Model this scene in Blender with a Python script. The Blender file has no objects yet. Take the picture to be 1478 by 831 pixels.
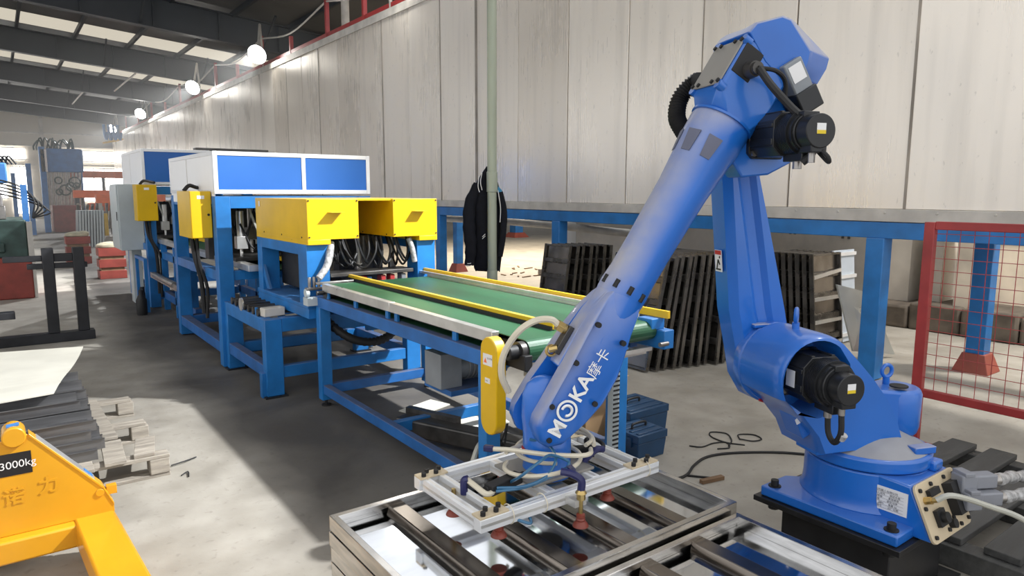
import bpy, bmesh, math, random
from mathutils import Vector as V, Matrix

sc = bpy.context.scene
COL = sc.collection
R_ = random.Random(7)

# ------------------------------------------------------------------ camera
cd = bpy.data.cameras.new('camera'); cam = bpy.data.objects.new('camera', cd); COL.objects.link(cam)
cd.sensor_width = 36.0; cd.lens = 24.31; cd.clip_end = 300; cd.clip_start = 0.05
YAW, PITCH, ROLL = 0.63735, 0.13747, 0.00223
fw = V((math.sin(YAW)*math.cos(PITCH), math.cos(YAW)*math.cos(PITCH), -math.sin(PITCH)))
rt = V((math.cos(YAW), -math.sin(YAW), 0)); up = rt.cross(fw)
r2 = rt*math.cos(ROLL) + up*math.sin(ROLL); u2 = -rt*math.sin(ROLL) + up*math.cos(ROLL)
cam.matrix_world = Matrix(((r2.x, u2.x, -fw.x, 0), (r2.y, u2.y, -fw.y, 0), (r2.z, u2.z, -fw.z, 1.6), (0, 0, 0, 1)))
sc.camera = cam
# ------------------------------------------------------------------ light
w = bpy.data.worlds.new('world'); sc.world = w; w.use_nodes = True
bg = w.node_tree.nodes['Background']; bg.inputs[0].default_value = (0.97, 0.98, 1.0, 1); bg.inputs[1].default_value = 1.15
sc.view_settings.view_transform = 'Standard'; sc.view_settings.look = 'None'
sc.view_settings.gamma = 1; sc.view_settings.use_curve_mapping = False; sc.view_settings.exposure = 0.22

# ------------------------------------------------------------------ materials
def nodes(name):
    m = bpy.data.materials.new(name); m.use_nodes = True
    return m, m.node_tree, m.node_tree.nodes['Principled BSDF']
def mixc(t, fac, a, b):
    n = t.nodes.new('ShaderNodeMix'); n.data_type = 'RGBA'
    for s, v in ((0, fac), (6, a), (7, b)):
        if isinstance(v, bpy.types.NodeSocket): t.links.new(v, n.inputs[s])
        else: n.inputs[s].default_value = v if s == 0 else (*v, 1)
    return n.outputs[2]
def noise(t, scale, detail=4, sx=(1, 1, 1), coord='Object', dist=0.0):
    c = t.nodes.new('ShaderNodeTexCoord'); mp = t.nodes.new('ShaderNodeMapping'); mp.inputs['Scale'].default_value = sx
    t.links.new(c.outputs[coord], mp.inputs[0])
    n = t.nodes.new('ShaderNodeTexNoise'); n.inputs['Scale'].default_value = scale; n.inputs['Detail'].default_value = detail
    n.inputs['Distortion'].default_value = dist
    t.links.new(mp.outputs[0], n.inputs['Vector']); return n.outputs['Fac']
def ramp(t, s, a, b, ca=0.0, cb=1.0):
    n = t.nodes.new('ShaderNodeMapRange'); t.links.new(s, n.inputs[0])
    n.inputs[1].default_value = a; n.inputs[2].default_value = b; n.inputs[3].default_value = ca; n.inputs[4].default_value = cb
    return n.outputs[0]
def math_(t, op, a, b):
    n = t.nodes.new('ShaderNodeMath'); n.operation = op
    for i, v in enumerate((a, b)):
        if isinstance(v, bpy.types.NodeSocket): t.links.new(v, n.inputs[i])
        else: n.inputs[i].default_value = v
    return n.outputs[0]
def mat(name, col, rough=0.45, metal=0.0, var=0.25, vs=6.0, stretch=(1, 1, 1), dust=0.0, dcol=(0.42, 0.39, 0.36), bump=0.0, bs=60, coat=0.0, spec=0.5, emit=0, alpha=None):
    m, t, p = nodes(name)
    p.inputs['Roughness'].default_value = rough; p.inputs['Metallic'].default_value = metal
    p.inputs['Specular IOR Level'].default_value = spec
    if coat: p.inputs['Coat Weight'].default_value = coat; p.inputs['Coat Roughness'].default_value = 0.12
    n = noise(t, vs, 5, stretch)
    c = mixc(t, ramp(t, n, 0.3, 0.7), tuple(x*(1-var) for x in col), tuple(min(1, x*(1+var*0.6)) for x in col))
    if dust:
        g = t.nodes.new('ShaderNodeNewGeometry'); sp = t.nodes.new('ShaderNodeSeparateXYZ'); t.links.new(g.outputs['Normal'], sp.inputs[0])
        nn = noise(t, 9, 6)
        f = math_(t, 'MULTIPLY', ramp(t, sp.outputs[2], 0.02, 0.55, 0.0, dust), ramp(t, nn, 0.25, 0.7, 0.45, 1.0))
        c = mixc(t, f, c, dcol) 
        t.links.new(ramp(t, f, 0, 1, rough, 0.85), p.inputs['Roughness'])
    elif var:
        t.links.new(ramp(t, n, 0.25, 0.75, rough*0.85, min(1, rough*1.2)), p.inputs['Roughness'])
    t.links.new(c, p.inputs['Base Color'])
    if bump:
        b = t.nodes.new('ShaderNodeBump'); b.inputs['Strength'].default_value = bump; b.inputs['Distance'].default_value = 0.01
        t.links.new(noise(t, bs, 4, stretch), b.inputs['Height']); t.links.new(b.outputs[0], p.inputs['Normal'])
    if emit: t.links.new(c, p.inputs['Emission Color']); p.inputs['Emission Strength'].default_value = emit
    return m
M = {}
M['robot_blue'] = mat('robot blue enamel', (0.010, 0.145, 0.58), 0.30, var=0.12, vs=2.5, dust=0.10, coat=0.5)
M['robot_dusty'] = mat('robot blue enamel under dust', (0.011, 0.14, 0.57), 0.32, var=0.15, vs=3, dust=1.0, dcol=(0.42, 0.41, 0.44), coat=0.3)
M['dust_top'] = mat('settled dust', (0.33, 0.33, 0.345), 0.8, var=0.15)
M['blue'] = mat('machine blue paint', (0.014, 0.17, 0.48), 0.38, var=0.25, vs=5, dust=0.25, dcol=(0.25, 0.22, 0.2))
M['blue_dirty'] = mat('machine blue paint soiled', (0.018, 0.13, 0.40), 0.45, var=0.3, vs=5, dust=0.75, dcol=(0.12, 0.10, 0.085))
M['panel_blue'] = mat('blue laminated panel', (0.012, 0.125, 0.47), 0.4, var=0.08, vs=2)
M['yellow'] = mat('signal yellow paint', (0.76, 0.47, 0.004), 0.34, var=0.12, vs=3, dust=0.2)
M['jack_yellow'] = mat('truck yellow paint', (0.72, 0.345, 0.012), 0.33, var=0.10, vs=4, coat=0.3)
M['rail_yellow'] = mat('rail yellow paint', (0.80, 0.50, 0.02), 0.4, var=0.12)
M['alu'] = mat('aluminium profile', (0.78, 0.77, 0.74), 0.32, 0.75, var=0.12, vs=8)
M['white_alu'] = mat('white aluminium edging', (0.80, 0.81, 0.82), 0.35, 0.3, var=0.06)
M['white_panel'] = mat('white gloss panel', (0.95, 0.95, 0.95), 0.5, var=0.02)
M['belt'] = mat('green conveyor belt', (0.024, 0.105, 0.048), 0.42, var=0.6, vs=2.2, stretch=(1, 0.35, 1), bump=0.05)
M['rubber'] = mat('black rubber', (0.012, 0.012, 0.013), 0.62, var=0.3)
M['motor_black'] = mat('black motor casting', (0.018, 0.019, 0.021), 0.34, 0.2, var=0.25, vs=12)
M['motor_grey'] = mat('grey motor casting', (0.24, 0.26, 0.28), 0.4, 0.2, var=0.2)
M['steel'] = mat('bare steel', (0.42, 0.40, 0.38), 0.35, 0.9, var=0.3, vs=10)
M['dark_steel'] = mat('dark steel', (0.10, 0.095, 0.09), 0.42, 0.7, var=0.4, vs=8)
M['pan_sheet'] = mat('pan sheet steel', (0.72, 0.745, 0.78), 0.065, 1.0, var=0.10, vs=3, stretch=(1, 4, 1))
M['pan_rim'] = mat('pan rim steel', (0.60, 0.58, 0.55), 0.18, 1.0, var=0.25, vs=6, stretch=(1, 1, 8))
M['pan_dull'] = mat('stored pan steel', (0.30, 0.275, 0.25), 0.22, 0.92, var=0.35, vs=4)
M['pan_edge_dark'] = mat('stored pan edge', (0.19, 0.178, 0.162), 0.28, 0.85, var=0.45, vs=5)
M['brass'] = mat('brass fitting', (0.55, 0.40, 0.16), 0.3, 0.9, var=0.2)
M['beige_metal'] = mat('beige connector plate', (0.64, 0.53, 0.36), 0.42, 0.15, var=0.08)
M['pocket'] = mat('dusty cast pocket', (0.13, 0.14, 0.20), 0.6, var=0.2)
M['pan_div'] = mat('pan divider steel', (0.20, 0.175, 0.15), 0.2, 1.0, var=0.3, vs=5, stretch=(1, 1, 6))
M['grey_plate'] = mat('grey cover plate', (0.29, 0.275, 0.25), 0.5, 0.2, var=0.1)
M['cup_red'] = mat('brick red silicone', (0.24, 0.045, 0.026), 0.4, var=0.25)
M['hose_cream'] = mat('cream pneumatic hose', (0.66, 0.60, 0.47), 0.35, var=0.08, coat=0.3)
M['hose_blue'] = mat('blue pneumatic tube', (0.03, 0.14, 0.27), 0.3, var=0.1, coat=0.3)
M['hose_clear'] = mat('translucent hose', (0.46, 0.46, 0.40), 0.3, var=0.1, coat=0.4)
M['clear_wrap'] = mat('crinkled clear film wrap', (0.42, 0.42, 0.42), 0.22, var=0.5, vs=40, bump=0.6, bs=50)
M['conn_grey'] = mat('grey connector hood', (0.24, 0.25, 0.28), 0.4, var=0.12)
M['navy_plastic'] = mat('navy plastic fitting', (0.02, 0.022, 0.10), 0.35, var=0.2)
M['red_paint'] = mat('red oxide paint', (0.36, 0.035, 0.035), 0.42, var=0.2, dust=0.1)
M['foot_red'] = mat('red brown foot paint', (0.32, 0.075, 0.05), 0.55, var=0.2)
M['orange'] = mat('orange paint', (0.92, 0.17, 0.03), 0.45, var=0.15)
M['pole_green'] = mat('grey green pipe', (0.36, 0.40, 0.32), 0.45, 0.15, var=0.15, stretch=(1, 1, 0.3))
M['cloth_black'] = mat('black jacket cloth', (0.010, 0.011, 0.016), 0.9, var=0.35, vs=20, bump=0.3, bs=25, spec=0.2)
M['cloth_blue'] = mat('blue jacket lining', (0.05, 0.25, 0.45), 0.8, var=0.2)
M['white_trim'] = mat('white piping', (0.75, 0.75, 0.75), 0.7, var=0.05)
M['label_white'] = mat('white label', (0.80, 0.80, 0.80), 0.45, var=0.03)
M['label_black'] = mat('black label', (0.012, 0.012, 0.014), 0.4, var=0.05)
M['label_red'] = mat('red label', (0.5, 0.02, 0.02), 0.45, var=0.05)
M['label_yellow'] = mat('yellow label', (0.75, 0.55, 0.02), 0.45, var=0.05)
M['print_grey'] = mat('grey print', (0.12, 0.12, 0.13), 0.5, var=0.05)
M['print_white'] = mat('white lettering', (0.86, 0.86, 0.84), 0.5, var=0.04)
M['wood'] = mat('weathered wood', (0.37, 0.33, 0.275), 0.75, var=0.35, vs=5, stretch=(1, 6, 6), bump=0.25, bs=30)
M['wood_black'] = mat('charred grey board', (0.075, 0.075, 0.072), 0.7, var=0.3, vs=5, stretch=(1, 8, 8), bump=0.25, bs=25)
M['card'] = mat('brown cardboard', (0.42, 0.27, 0.14), 0.75, var=0.15)
M['card_pale'] = mat('pale cardboard sheet', (0.62, 0.60, 0.52), 0.7, var=0.1, vs=3)
M['profile_grey'] = mat('grey steel channel', (0.22, 0.22, 0.225), 0.34, 0.7, var=0.3, stretch=(0.4, 4, 4))
M['box_blue'] = mat('dark blue plastic', (0.012, 0.055, 0.13), 0.4, var=0.2)
M['cab_grey'] = mat('pale grey cabinet', (0.50, 0.55, 0.56), 0.4, var=0.06)
M['black_paint'] = mat('black painted steel', (0.025, 0.026, 0.03), 0.45, 0.2, var=0.4)
M['ped_black'] = mat('black pedestal steel', (0.03, 0.03, 0.032), 0.38, 0.4, var=0.4, vs=7)
M['mach_green'] = mat('dark green machine', (0.04, 0.075, 0.065), 0.5, 0.1, var=0.5)
M['mach_red'] = mat('red machine base', (0.26, 0.045, 0.032), 0.5, var=0.25)
M['far_blue'] = mat('far blue machine', (0.06, 0.22, 0.55), 0.45, var=0.15)
M['rafter'] = mat('grey rafter steel', (0.036, 0.043, 0.052), 0.55, 0.1, var=0.2, vs=1.5)
M['roof'] = mat('grey roof sheet', (0.11, 0.11, 0.11), 0.6, 0.1, var=0.15, vs=1.5)
M['far_wall'] = mat('cream cladding', (0.60, 0.55, 0.47), 0.6, var=0.06, vs=0.5)
M['plaster'] = mat('stained cream plaster', (0.74, 0.66, 0.54), 0.85, var=0.35, vs=1.6)
M['cement'] = mat('raw cement', (0.66, 0.615, 0.545), 0.85, var=0.22, vs=1.8)
M['soil'] = mat('dark curb concrete', (0.14, 0.115, 0.09), 0.9, var=0.5, vs=4, bump=0.5, bs=12)
M['stone_pale'] = mat('galvanised panel', (0.55, 0.57, 0.56), 0.30, 0.8, var=0.12, vs=3)
M['crate_blue'] = mat('pale blue sheet', (0.55, 0.62, 0.70), 0.4, 0.2, var=0.06)
M['rope'] = mat('pale cable', (0.55, 0.52, 0.47), 0.6, var=0.1)
M['rust'] = mat('rusty scrap', (0.22, 0.13, 0.07), 0.8, var=0.4)
M['lip'] = mat('galvanised ledge', (0.56, 0.53, 0.48), 0.55, 0.1, var=0.25, vs=4)
M['sack'] = mat('pale sack', (0.50, 0.46, 0.33), 0.8, var=0.3)
M['lamp_glow'] = mat('lamp glow', (1.0, 0.97, 0.90), 0.5, var=0.0, emit=45)
M['window_glow'] = mat('daylit window', (1.0, 0.98, 0.95), 0.5, var=0.0, emit=7)
M['tube_glow'] = mat('fluorescent tube', (1.0, 0.98, 0.92), 0.5, var=0.0, emit=4)
M['skylight'] = None
def wall_mat():
    m, t, p = nodes('brushed galvanised wall')
    oi = t.nodes.new('ShaderNodeObjectInfo')
    cx = t.nodes.new('ShaderNodeTexCoord'); add = t.nodes.new('ShaderNodeVectorMath'); add.operation = 'ADD'
    sc_ = t.nodes.new('ShaderNodeVectorMath'); sc_.operation = 'SCALE'; cmb = t.nodes.new('ShaderNodeCombineXYZ')
    for i in range(3): t.links.new(oi.outputs['Random'], cmb.inputs[i])
    t.links.new(cmb.outputs[0], sc_.inputs[0]); sc_.inputs['Scale'].default_value = 37.0
    t.links.new(cx.outputs['Object'], add.inputs[0]); t.links.new(sc_.outputs[0], add.inputs[1])
    def nz(scale, s, det=5):
        mp = t.nodes.new('ShaderNodeMapping'); mp.inputs['Scale'].default_value = s; t.links.new(add.outputs[0], mp.inputs[0])
        n = t.nodes.new('ShaderNodeTexNoise'); n.inputs['Scale'].default_value = scale; n.inputs['Detail'].default_value = det
        t.links.new(mp.outputs[0], n.inputs['Vector']); return n.outputs['Fac']
    streak = nz(3, (1, 2.2, 0.14)); cloud = nz(0.9, (1, 1, 0.6)); fine = nz(60, (1, 1, 0.02), 2); speck = nz(26, (1, 1, 0.45), 6)
    base = mixc(t, ramp(t, oi.outputs['Random'], 0, 1), (0.74, 0.675, 0.59), (0.91, 0.845, 0.755))
    c = mixc(t, ramp(t, streak, 0.5, 0.8, 0, 0.30), base, (0.36, 0.335, 0.30))
    c = mixc(t, ramp(t, cloud, 0.52, 0.72, 0, 0.45), c, (0.80, 0.76, 0.70))
    c = mixc(t, ramp(t, speck, 0.66, 0.72, 0, 0.25), c, (0.27, 0.25, 0.225))
    t.links.new(c, p.inputs['Base Color']); p.inputs['Metallic'].default_value = 0.3
    r = math_(t, 'ADD', ramp(t, cloud, 0.3, 0.7, 0.24, 0.36), ramp(t, fine, 0.3, 0.7, -0.02, 0.02))
    t.links.new(r, p.inputs['Roughness'])
    b = t.nodes.new('ShaderNodeBump'); b.inputs['Strength'].default_value = 0.25; b.inputs['Distance'].default_value = 0.02
    t.links.new(cloud, b.inputs['Height']); t.links.new(b.outputs[0], p.inputs['Normal'])
    return m
M['wall'] = wall_mat()
M['joint'] = mat('stained panel joint', (0.33, 0.29, 0.245), 0.5, 0.2, var=0.5, vs=3, stretch=(1, 1, .5))
def floor_mat():
    m, t, p = nodes('worn concrete floor')
    n1 = noise(t, 0.55, 6, coord='Generated', sx=(60, 60, 1)); n2 = noise(t, 3.2, 8, coord='Object'); n3 = noise(t, 22, 6, coord='Object', dist=0.4); n4 = noise(t, 1.1, 5, (1, 1, 1), 'Object', 1.2)
    c = mixc(t, ramp(t, n2, 0.35, 0.65), (0.30, 0.275, 0.232), (0.395, 0.367, 0.318))
    c = mixc(t, ramp(t, n4, 0.52, 0.68, 0, 0.5), c, (0.225, 0.205, 0.175))
    c = mixc(t, ramp(t, n3, 0.60, 0.72, 0, 0.35), c, (0.17, 0.15, 0.125))
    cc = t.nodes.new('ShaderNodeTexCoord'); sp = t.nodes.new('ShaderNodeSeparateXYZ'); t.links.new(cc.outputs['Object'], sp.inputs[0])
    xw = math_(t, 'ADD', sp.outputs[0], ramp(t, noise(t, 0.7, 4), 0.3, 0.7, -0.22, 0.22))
    shade_grime = math_(t, 'MULTIPLY', ramp(t, xw, 0.85, 1.25, 0, 1), ramp(t, xw, 2.7, 3.2, 1, 0))
    shade_grime = math_(t, 'MULTIPLY', shade_grime, ramp(t, sp.outputs[1], 2.4, 3.4, 0, 1))
    c = mixc(t, math_(t, 'MULTIPLY', shade_grime, ramp(t, n4, 0.3, 0.6, 0.75, 0.95)), c, (0.075, 0.068, 0.060))   # shadow zone along the machine line painted darker, with some grime
    t.links.new(c, p.inputs['Base Color']); t.links.new(ramp(t, n2, 0.3, 0.7, 0.55, 0.8), p.inputs['Roughness'])
    b = t.nodes.new('ShaderNodeBump'); b.inputs['Strength'].default_value = 0.25; b.inputs['Distance'].default_value = 0.006
    t.links.new(n3, b.inputs['Height']); t.links.new(b.outputs[0], p.inputs['Normal'])
    return m
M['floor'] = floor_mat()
def sky_mat():
    m = bpy.data.materials.new('translucent skylight'); m.use_nodes = True; t = m.node_tree; t.nodes.clear()
    o = t.nodes.new('ShaderNodeOutputMaterial'); a = t.nodes.new('ShaderNodeBsdfTranslucent'); a.inputs[0].default_value = (0.50, 0.45, 0.36, 1)
    t.links.new(a.outputs[0], o.inputs[0]); return m
M['skylight'] = sky_mat()

# ------------------------------------------------------------------ geometry helpers
class G:
    def __init__(s): s.bm = bmesh.new()
    def face(s, pts):
        return s.bm.faces.new([s.bm.verts.new(p) for p in pts])
    def hexa(s, a, b):                                   # two quads
        va = [s.bm.verts.new(p) for p in a]; vb = [s.bm.verts.new(p) for p in b]; n = len(va)
        s.bm.faces.new(va[::-1]); s.bm.faces.new(vb)
        for i in range(n): s.bm.faces.new((va[i], va[(i+1) % n], vb[(i+1) % n], vb[i]))
        return s
    def box(s, x0, x1, y0, y1, z0, z1):
        return s.hexa([(x0, y0, z0), (x1, y0, z0), (x1, y1, z0), (x0, y1, z0)], [(x0, y0, z1), (x1, y0, z1), (x1, y1, z1), (x0, y1, z1)])
    def obox(s, c, ex, ey, ez, h):
        c = V(c); ex, ey, ez = V(ex).normalized()*h[0], V(ey).normalized()*h[1], V(ez).normalized()*h[2]
        q = lambda k: [c-ex-ey+k, c+ex-ey+k, c+ex+ey+k, c-ex+ey+k]
        return s.hexa(q(-ez), q(ez))
    def bar(s, p0, p1, w, h, upv=(0, 0, 1)):
        p0, p1 = V(p0), V(p1); d = (p1-p0).normalized(); u = V(upv)
        if abs(d.dot(u)) > 0.99: u = V((1, 0, 0))
        sd = d.cross(u).normalized(); u = sd.cross(d)
        f = lambda p: [p+sd*w/2+u*h/2, p-sd*w/2+u*h/2, p-sd*w/2-u*h/2, p+sd*w/2-u*h/2]
        return s.hexa(f(p0), f(p1))
    def prism(s, poly, fn, d0, d1):                      # fn(a,b,depth) -> point
        return s.hexa([fn(a, b, d0) for a, b in poly], [fn(a, b, d1) for a, b in poly])
    def loft(s, rings, closed=True, cap=True):
        L = [[s.bm.verts.new(p) for p in r] for r in rings]; n = len(L[0])
        for a, b in zip(L, L[1:]):
            for i in range(n if closed else n-1): s.bm.faces.new((a[i], a[(i+1) % n], b[(i+1) % n], b[i]))
        if cap and closed: s.bm.faces.new(L[0][::-1]); s.bm.faces.new(L[-1])
        return s
    def ring(s, c, d, r, n, ph=0.0, el=1.0):
        d = V(d).normalized(); u = V((0, 0, 1)) if abs(d.z) < 0.9 else V((1, 0, 0)); a = d.cross(u).normalized(); b = a.cross(d)
        return [V(c)+a*r*math.cos(ph+i*2*math.pi/n)+b*r*el*math.sin(ph+i*2*math.pi/n) for i in range(n)]
    def cyl(s, p0, p1, r0, r1=None, n=16):
        p0, p1 = V(p0), V(p1); r1 = r0 if r1 is None else r1
        return s.loft([s.ring(p0, p1-p0, r0, n), s.ring(p1, p1-p0, r1, n)])
    def lathe(s, prof, o, ax, n=24):                     # prof [(r,h)]
        o, ax = V(o), V(ax).normalized()
        return s.loft([s.ring(o+ax*h, ax, max(r, 1e-4), n) for r, h in prof])
    def tube(s, pts, r, n=7, sub=5, radii=None):
        P = [V(p) for p in pts]
        if sub > 1 and len(P) > 2:
            Q = [P[0]*2-P[1]]+P+[P[-1]*2-P[-2]]; out = []
            for i in range(1, len(Q)-2):
                for k in range(sub):
                    t = k/sub; a, b, c, d = Q[i-1], Q[i], Q[i+1], Q[i+2]
                    out.append(0.5*((2*b)+(c-a)*t+(2*a-5*b+4*c-d)*t*t+(3*b-a-3*c+d)*t**3))
            out.append(P[-1]); P = out
        rings = []; pu = None
        for i, p in enumerate(P):
            d = (P[min(i+1, len(P)-1)]-P[max(i-1, 0)]).normalized()
            if pu is None: pu = d.orthogonal().normalized()
            a = (pu-d*pu.dot(d))
            a = a.normalized() if a.length > 1e-6 else d.orthogonal().normalized(); pu = a; b = d.cross(a)
            rr = r if radii is None else radii(i/(len(P)-1))
            rings.append([p+a*rr*math.cos(k*2*math.pi/n)+b*rr*math.sin(k*2*math.pi/n) for k in range(n)])
        return s.loft(rings)
    def sph(s, c, r, sx=(1, 1, 1), n=16):
        mtx = Matrix.Translation(V(c)) @ Matrix.Diagonal((sx[0], sx[1], sx[2], 1))
        bmesh.ops.create_uvsphere(s.bm, u_segments=n, v_segments=max(6, n//2), radius=r, matrix=mtx); return s
    def torus(s, c, ax, R, r, n=20, m=8, a0=0, a1=2*math.pi):
        ax = V(ax).normalized(); a = ax.orthogonal().normalized(); b = ax.cross(a); full = a1-a0 > 6.28
        L = []
        for i in range(n if full else n+1):
            t = a0+(a1-a0)*i/n; d = a*math.cos(t)+b*math.sin(t)
            L.append([V(c)+d*(R+r*math.cos(k*2*math.pi/m))+ax*r*math.sin(k*2*math.pi/m) for k in range(m)])
        if full: L.append(L[0])
        s.loft(L, cap=not full)
        if full: bmesh.ops.remove_doubles(s.bm, verts=s.bm.verts[:], dist=1e-6)
        return s
    def done(s, name, m, parent=None, label=None, kind=None, bev=0, ang=40, seg=2, origin=None, mesh=True):
        bm = s.bm
        bmesh.ops.recalc_face_normals(bm, faces=bm.faces[:])
        off = V((0, 0, 0))
        if parent is not None: off = OFF.get(parent.name, V((0, 0, 0)))
        elif origin is not None: off = V(origin)
        elif len(bm.verts):
            xs = [v.co for v in bm.verts]
            off = V(((min(c.x for c in xs)+max(c.x for c in xs))/2, (min(c.y for c in xs)+max(c.y for c in xs))/2, min(c.z for c in xs)))
        bmesh.ops.translate(bm, vec=-off, verts=bm.verts[:])
        me = bpy.data.meshes.new(name); bm.to_mesh(me); bm.free()
        me.materials.append(M[m] if isinstance(m, str) else m)
        me.polygons.foreach_set('use_smooth', [True]*len(me.polygons)); me.set_sharp_from_angle(angle=math.radians(ang))
        o = bpy.data.objects.new(name, me); COL.objects.link(o)
        if parent is not None: o.parent = parent
        else: o.location = off
        OFF[o.name] = off
        if bev:
            b = o.modifiers.new('bevel', 'BEVEL'); b.width = bev; b.segments = seg; b.limit_method = 'ANGLE'; b.angle_limit = math.radians(35)
        if label: o['label'] = label
        if kind: o['kind'] = kind
        return o
def done_each(g, name, m, parent, **kw):                  # every loose piece becomes a part of its own
    bm = g.bm; seen = set(); out = []
    bm.verts.index_update(); bm.verts.ensure_lookup_table()
    for v in bm.verts:
        if v.index in seen: continue
        st = [v]; isl = []; seen.add(v.index)
        while st:
            a = st.pop(); isl.append(a)
            for e in a.link_edges:
                b = e.other_vert(a)
                if b.index not in seen: seen.add(b.index); st.append(b)
        h = G(); mp = {a.index: h.bm.verts.new(a.co) for a in isl}; fs = {f for a in isl for f in a.link_faces}
        for f in fs: h.bm.faces.new([mp[x.index] for x in f.verts])
        out.append(h.done(name, m, parent, **kw))
    bm.free(); return out
OFF = {}
def thing(name, label, cat, loc, group=None, rz=0):
    o = bpy.data.objects.new(name, None); COL.objects.link(o); o.location = loc; o.empty_display_size = 0.1
    o['label'] = label; o['category'] = cat
    if group: o['group'] = group
    OFF[o.name] = V(loc); return o
def tag(o, label, cat, group=None):
    o['label'] = label; o['category'] = cat
    if group: o['group'] = group
    return o
def copy_tree(o, parent=None):
    c = o.copy(); COL.objects.link(c); OFF[c.name] = OFF.get(o.name, V((0, 0, 0)))
    if parent is not None: c.parent = parent
    for ch in list(o.children): copy_tree(ch, c)
    return c
def dup(o, loc=None, rot=None, label=None, scale=None, group=None):
    c = copy_tree(o)
    if loc is not None: c.location = loc
    if rot is not None: c.rotation_euler = rot
    if scale is not None: c.scale = scale
    if label: c['label'] = label
    if group: c['group'] = group
    return c
def share(o, loc, parent=None):                          # one more alike piece sharing mesh data, moved by loc
    c = o.copy(); COL.objects.link(c); c.location = V(o.location)+V(loc); return c
def text_mesh(body, size, fn, bold=0.0, spacing=1.0, depth=0.0, align='LEFT'):
    cu = bpy.data.curves.new('lettering', 'FONT'); cu.body = body; cu.size = size; cu.offset = bold; cu.space_character = spacing; cu.align_x = align
    if depth: cu.extrude = depth
    o = bpy.data.objects.new('lettering', cu); COL.objects.link(o); bpy.context.view_layer.update()
    me = bpy.data.meshes.new_from_object(o.evaluated_get(bpy.context.evaluated_depsgraph_get()))
    bpy.data.objects.remove(o); bpy.data.curves.remove(cu)
    g = G(); g.bm.from_mesh(me); bpy.data.meshes.remove(me)
    for v in g.bm.verts: v.co = V(fn(v.co.x, v.co.y, v.co.z))
    return g
def plane_text(body, size, o, ex, ey, name, m, parent, bold=0.0, align='LEFT', lift=0.0015, depth=0):
    o, ex, ey = V(o), V(ex).normalized(), V(ey).normalized(); nz = ex.cross(ey)
    g = text_mesh(body, size, lambda a, b, c: o+ex*a+ey*b+nz*(c+lift), bold, align=align, depth=depth)
    return g.done(name, m, parent)

# ================================================================== SETTING
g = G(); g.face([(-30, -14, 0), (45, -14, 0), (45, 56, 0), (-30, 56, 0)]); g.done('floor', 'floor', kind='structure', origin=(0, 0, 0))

# elevated galvanised tank: wall_right with its cladding panels
WX = 5.95
g = G(); g.box(WX+0.03, WX+.5, -3.0, 2.05, 1.47, 4.25); g.box(WX+0.03, WX+.5, 2.05, 48, 1.47, 4.8)
wall = g.done('wall_right', 'dark_steel', kind='structure', origin=(WX, 0, 0)); wall['label'] = 'galvanised steel tank wall raised on blue legs'
pw = 1.048
g = G(); g.box(WX, WX+0.03, 0.007, pw-0.007, 1.47, 4.72)
p0 = g.done('wall_panel', 'wall', wall, bev=0.004); base_y = 2.66-5*pw
for i in range(49):
    y = base_y+i*pw
    o = p0 if i == 0 else share(p0, (0, 0, 0))
    o.parent = wall; o.location = (0 if i % 3 else -0.004, y, 0)
    k = 0.87 if y < 1.7 else 1.0
    o.scale = (1, 1, k); o.location.z = 1.47*(1-k)
OFF['wall_right'] = V((WX, 0, 0))
for i, wj in ((5, .010), (11, .030), (12, .012), (14, .018), (17, .014), (7, .006), (19, .012)):
    y = base_y+i*pw; g = G(); g.box(WX-.006, WX-.001, y-wj, y+wj, 1.47, 4.72); g.done('joint_strip', 'joint', wall)
g = G(); g.box(WX-0.03, WX+0.10, 2.05, 48, 4.72, 4.86); g.done('top_flashing', 'lip', wall)
g = G(); g.box(WX-0.025, WX+0.08, -3, 48, 1.365, 1.468)
for i in range(70): g.cyl((WX-0.03, -2+i*0.4, 1.44), (WX-0.018, -2+i*0.4, 1.44), 0.012, n=6)
g.done('trim_1', 'lip', kind='structure', bev=0.004)['label'] = 'galvanised ledge under the tank wall'
g = G(); g.box(WX-0.02, WX+0.14, -3, 48, 1.225, 1.36); g.done('trim_2', 'blue', kind='structure', bev=0.006)['label'] = 'blue steel beam carrying the tank'
g = G()
for y in (2.4, 6.6, 10.8, 15, 19.2): g.box(WX+0.1, WX+1.05, y-0.06, y+0.06, 1.24, 1.36)
g.box(WX+.95, WX+1.1, -3, 48, 1.225, 1.36); g.done('trim_3', 'blue_dirty', kind='structure')

def support(x, y, wd, label, foot=True, h=1.226):
    t = thing('support_post', label, 'post', (x, y, 0), 'blue support posts under the tank')
    g = G(); g.box(x-wd/2, x+wd/2, y-wd/2, y+wd/2, 0.01, h); g.done('column', 'blue', t, bev=0.006)
    if foot:
        g = G(); b = wd*.98
        g.hexa([(x-b, y-b, 0), (x+b, y-b, 0), (x+b, y+b, 0), (x-b, y+b, 0)], [(x-wd*.62, y-wd*.62, 0.17), (x+wd*.62, y-wd*.62, 0.17), (x+wd*.62, y+wd*.62, 0.17), (x-wd*.62, y+wd*.62, 0.17)])
        g.done('foot', 'foot_red', t, bev=0.006)
    return t
support(5.99, 2.86, 0.15, 'blue square post right of the robot, in front of the leaning grey sheet', False)
support(5.99, 7.03, 0.15, 'blue square post behind the short stack of leaning pans', False)
support(5.99, 10.1, 0.14, 'blue post just right of the yellow hood, left of the slim red footed post', False)
support(5.99, 14.2, 0.14, 'blue post hidden mostly by the yellow hood', False)
support(7.05, 2.42, 0.15, 'blue post with red pyramid foot seen through the red mesh fence')
support(7.45, 11.9, 0.15, 'slim blue post with red pyramid foot left of the hanging jacket')
support(15.0, 20.0, 0.34, 'far blue post with red foot beside the extinguishers', h=2.4)
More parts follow.
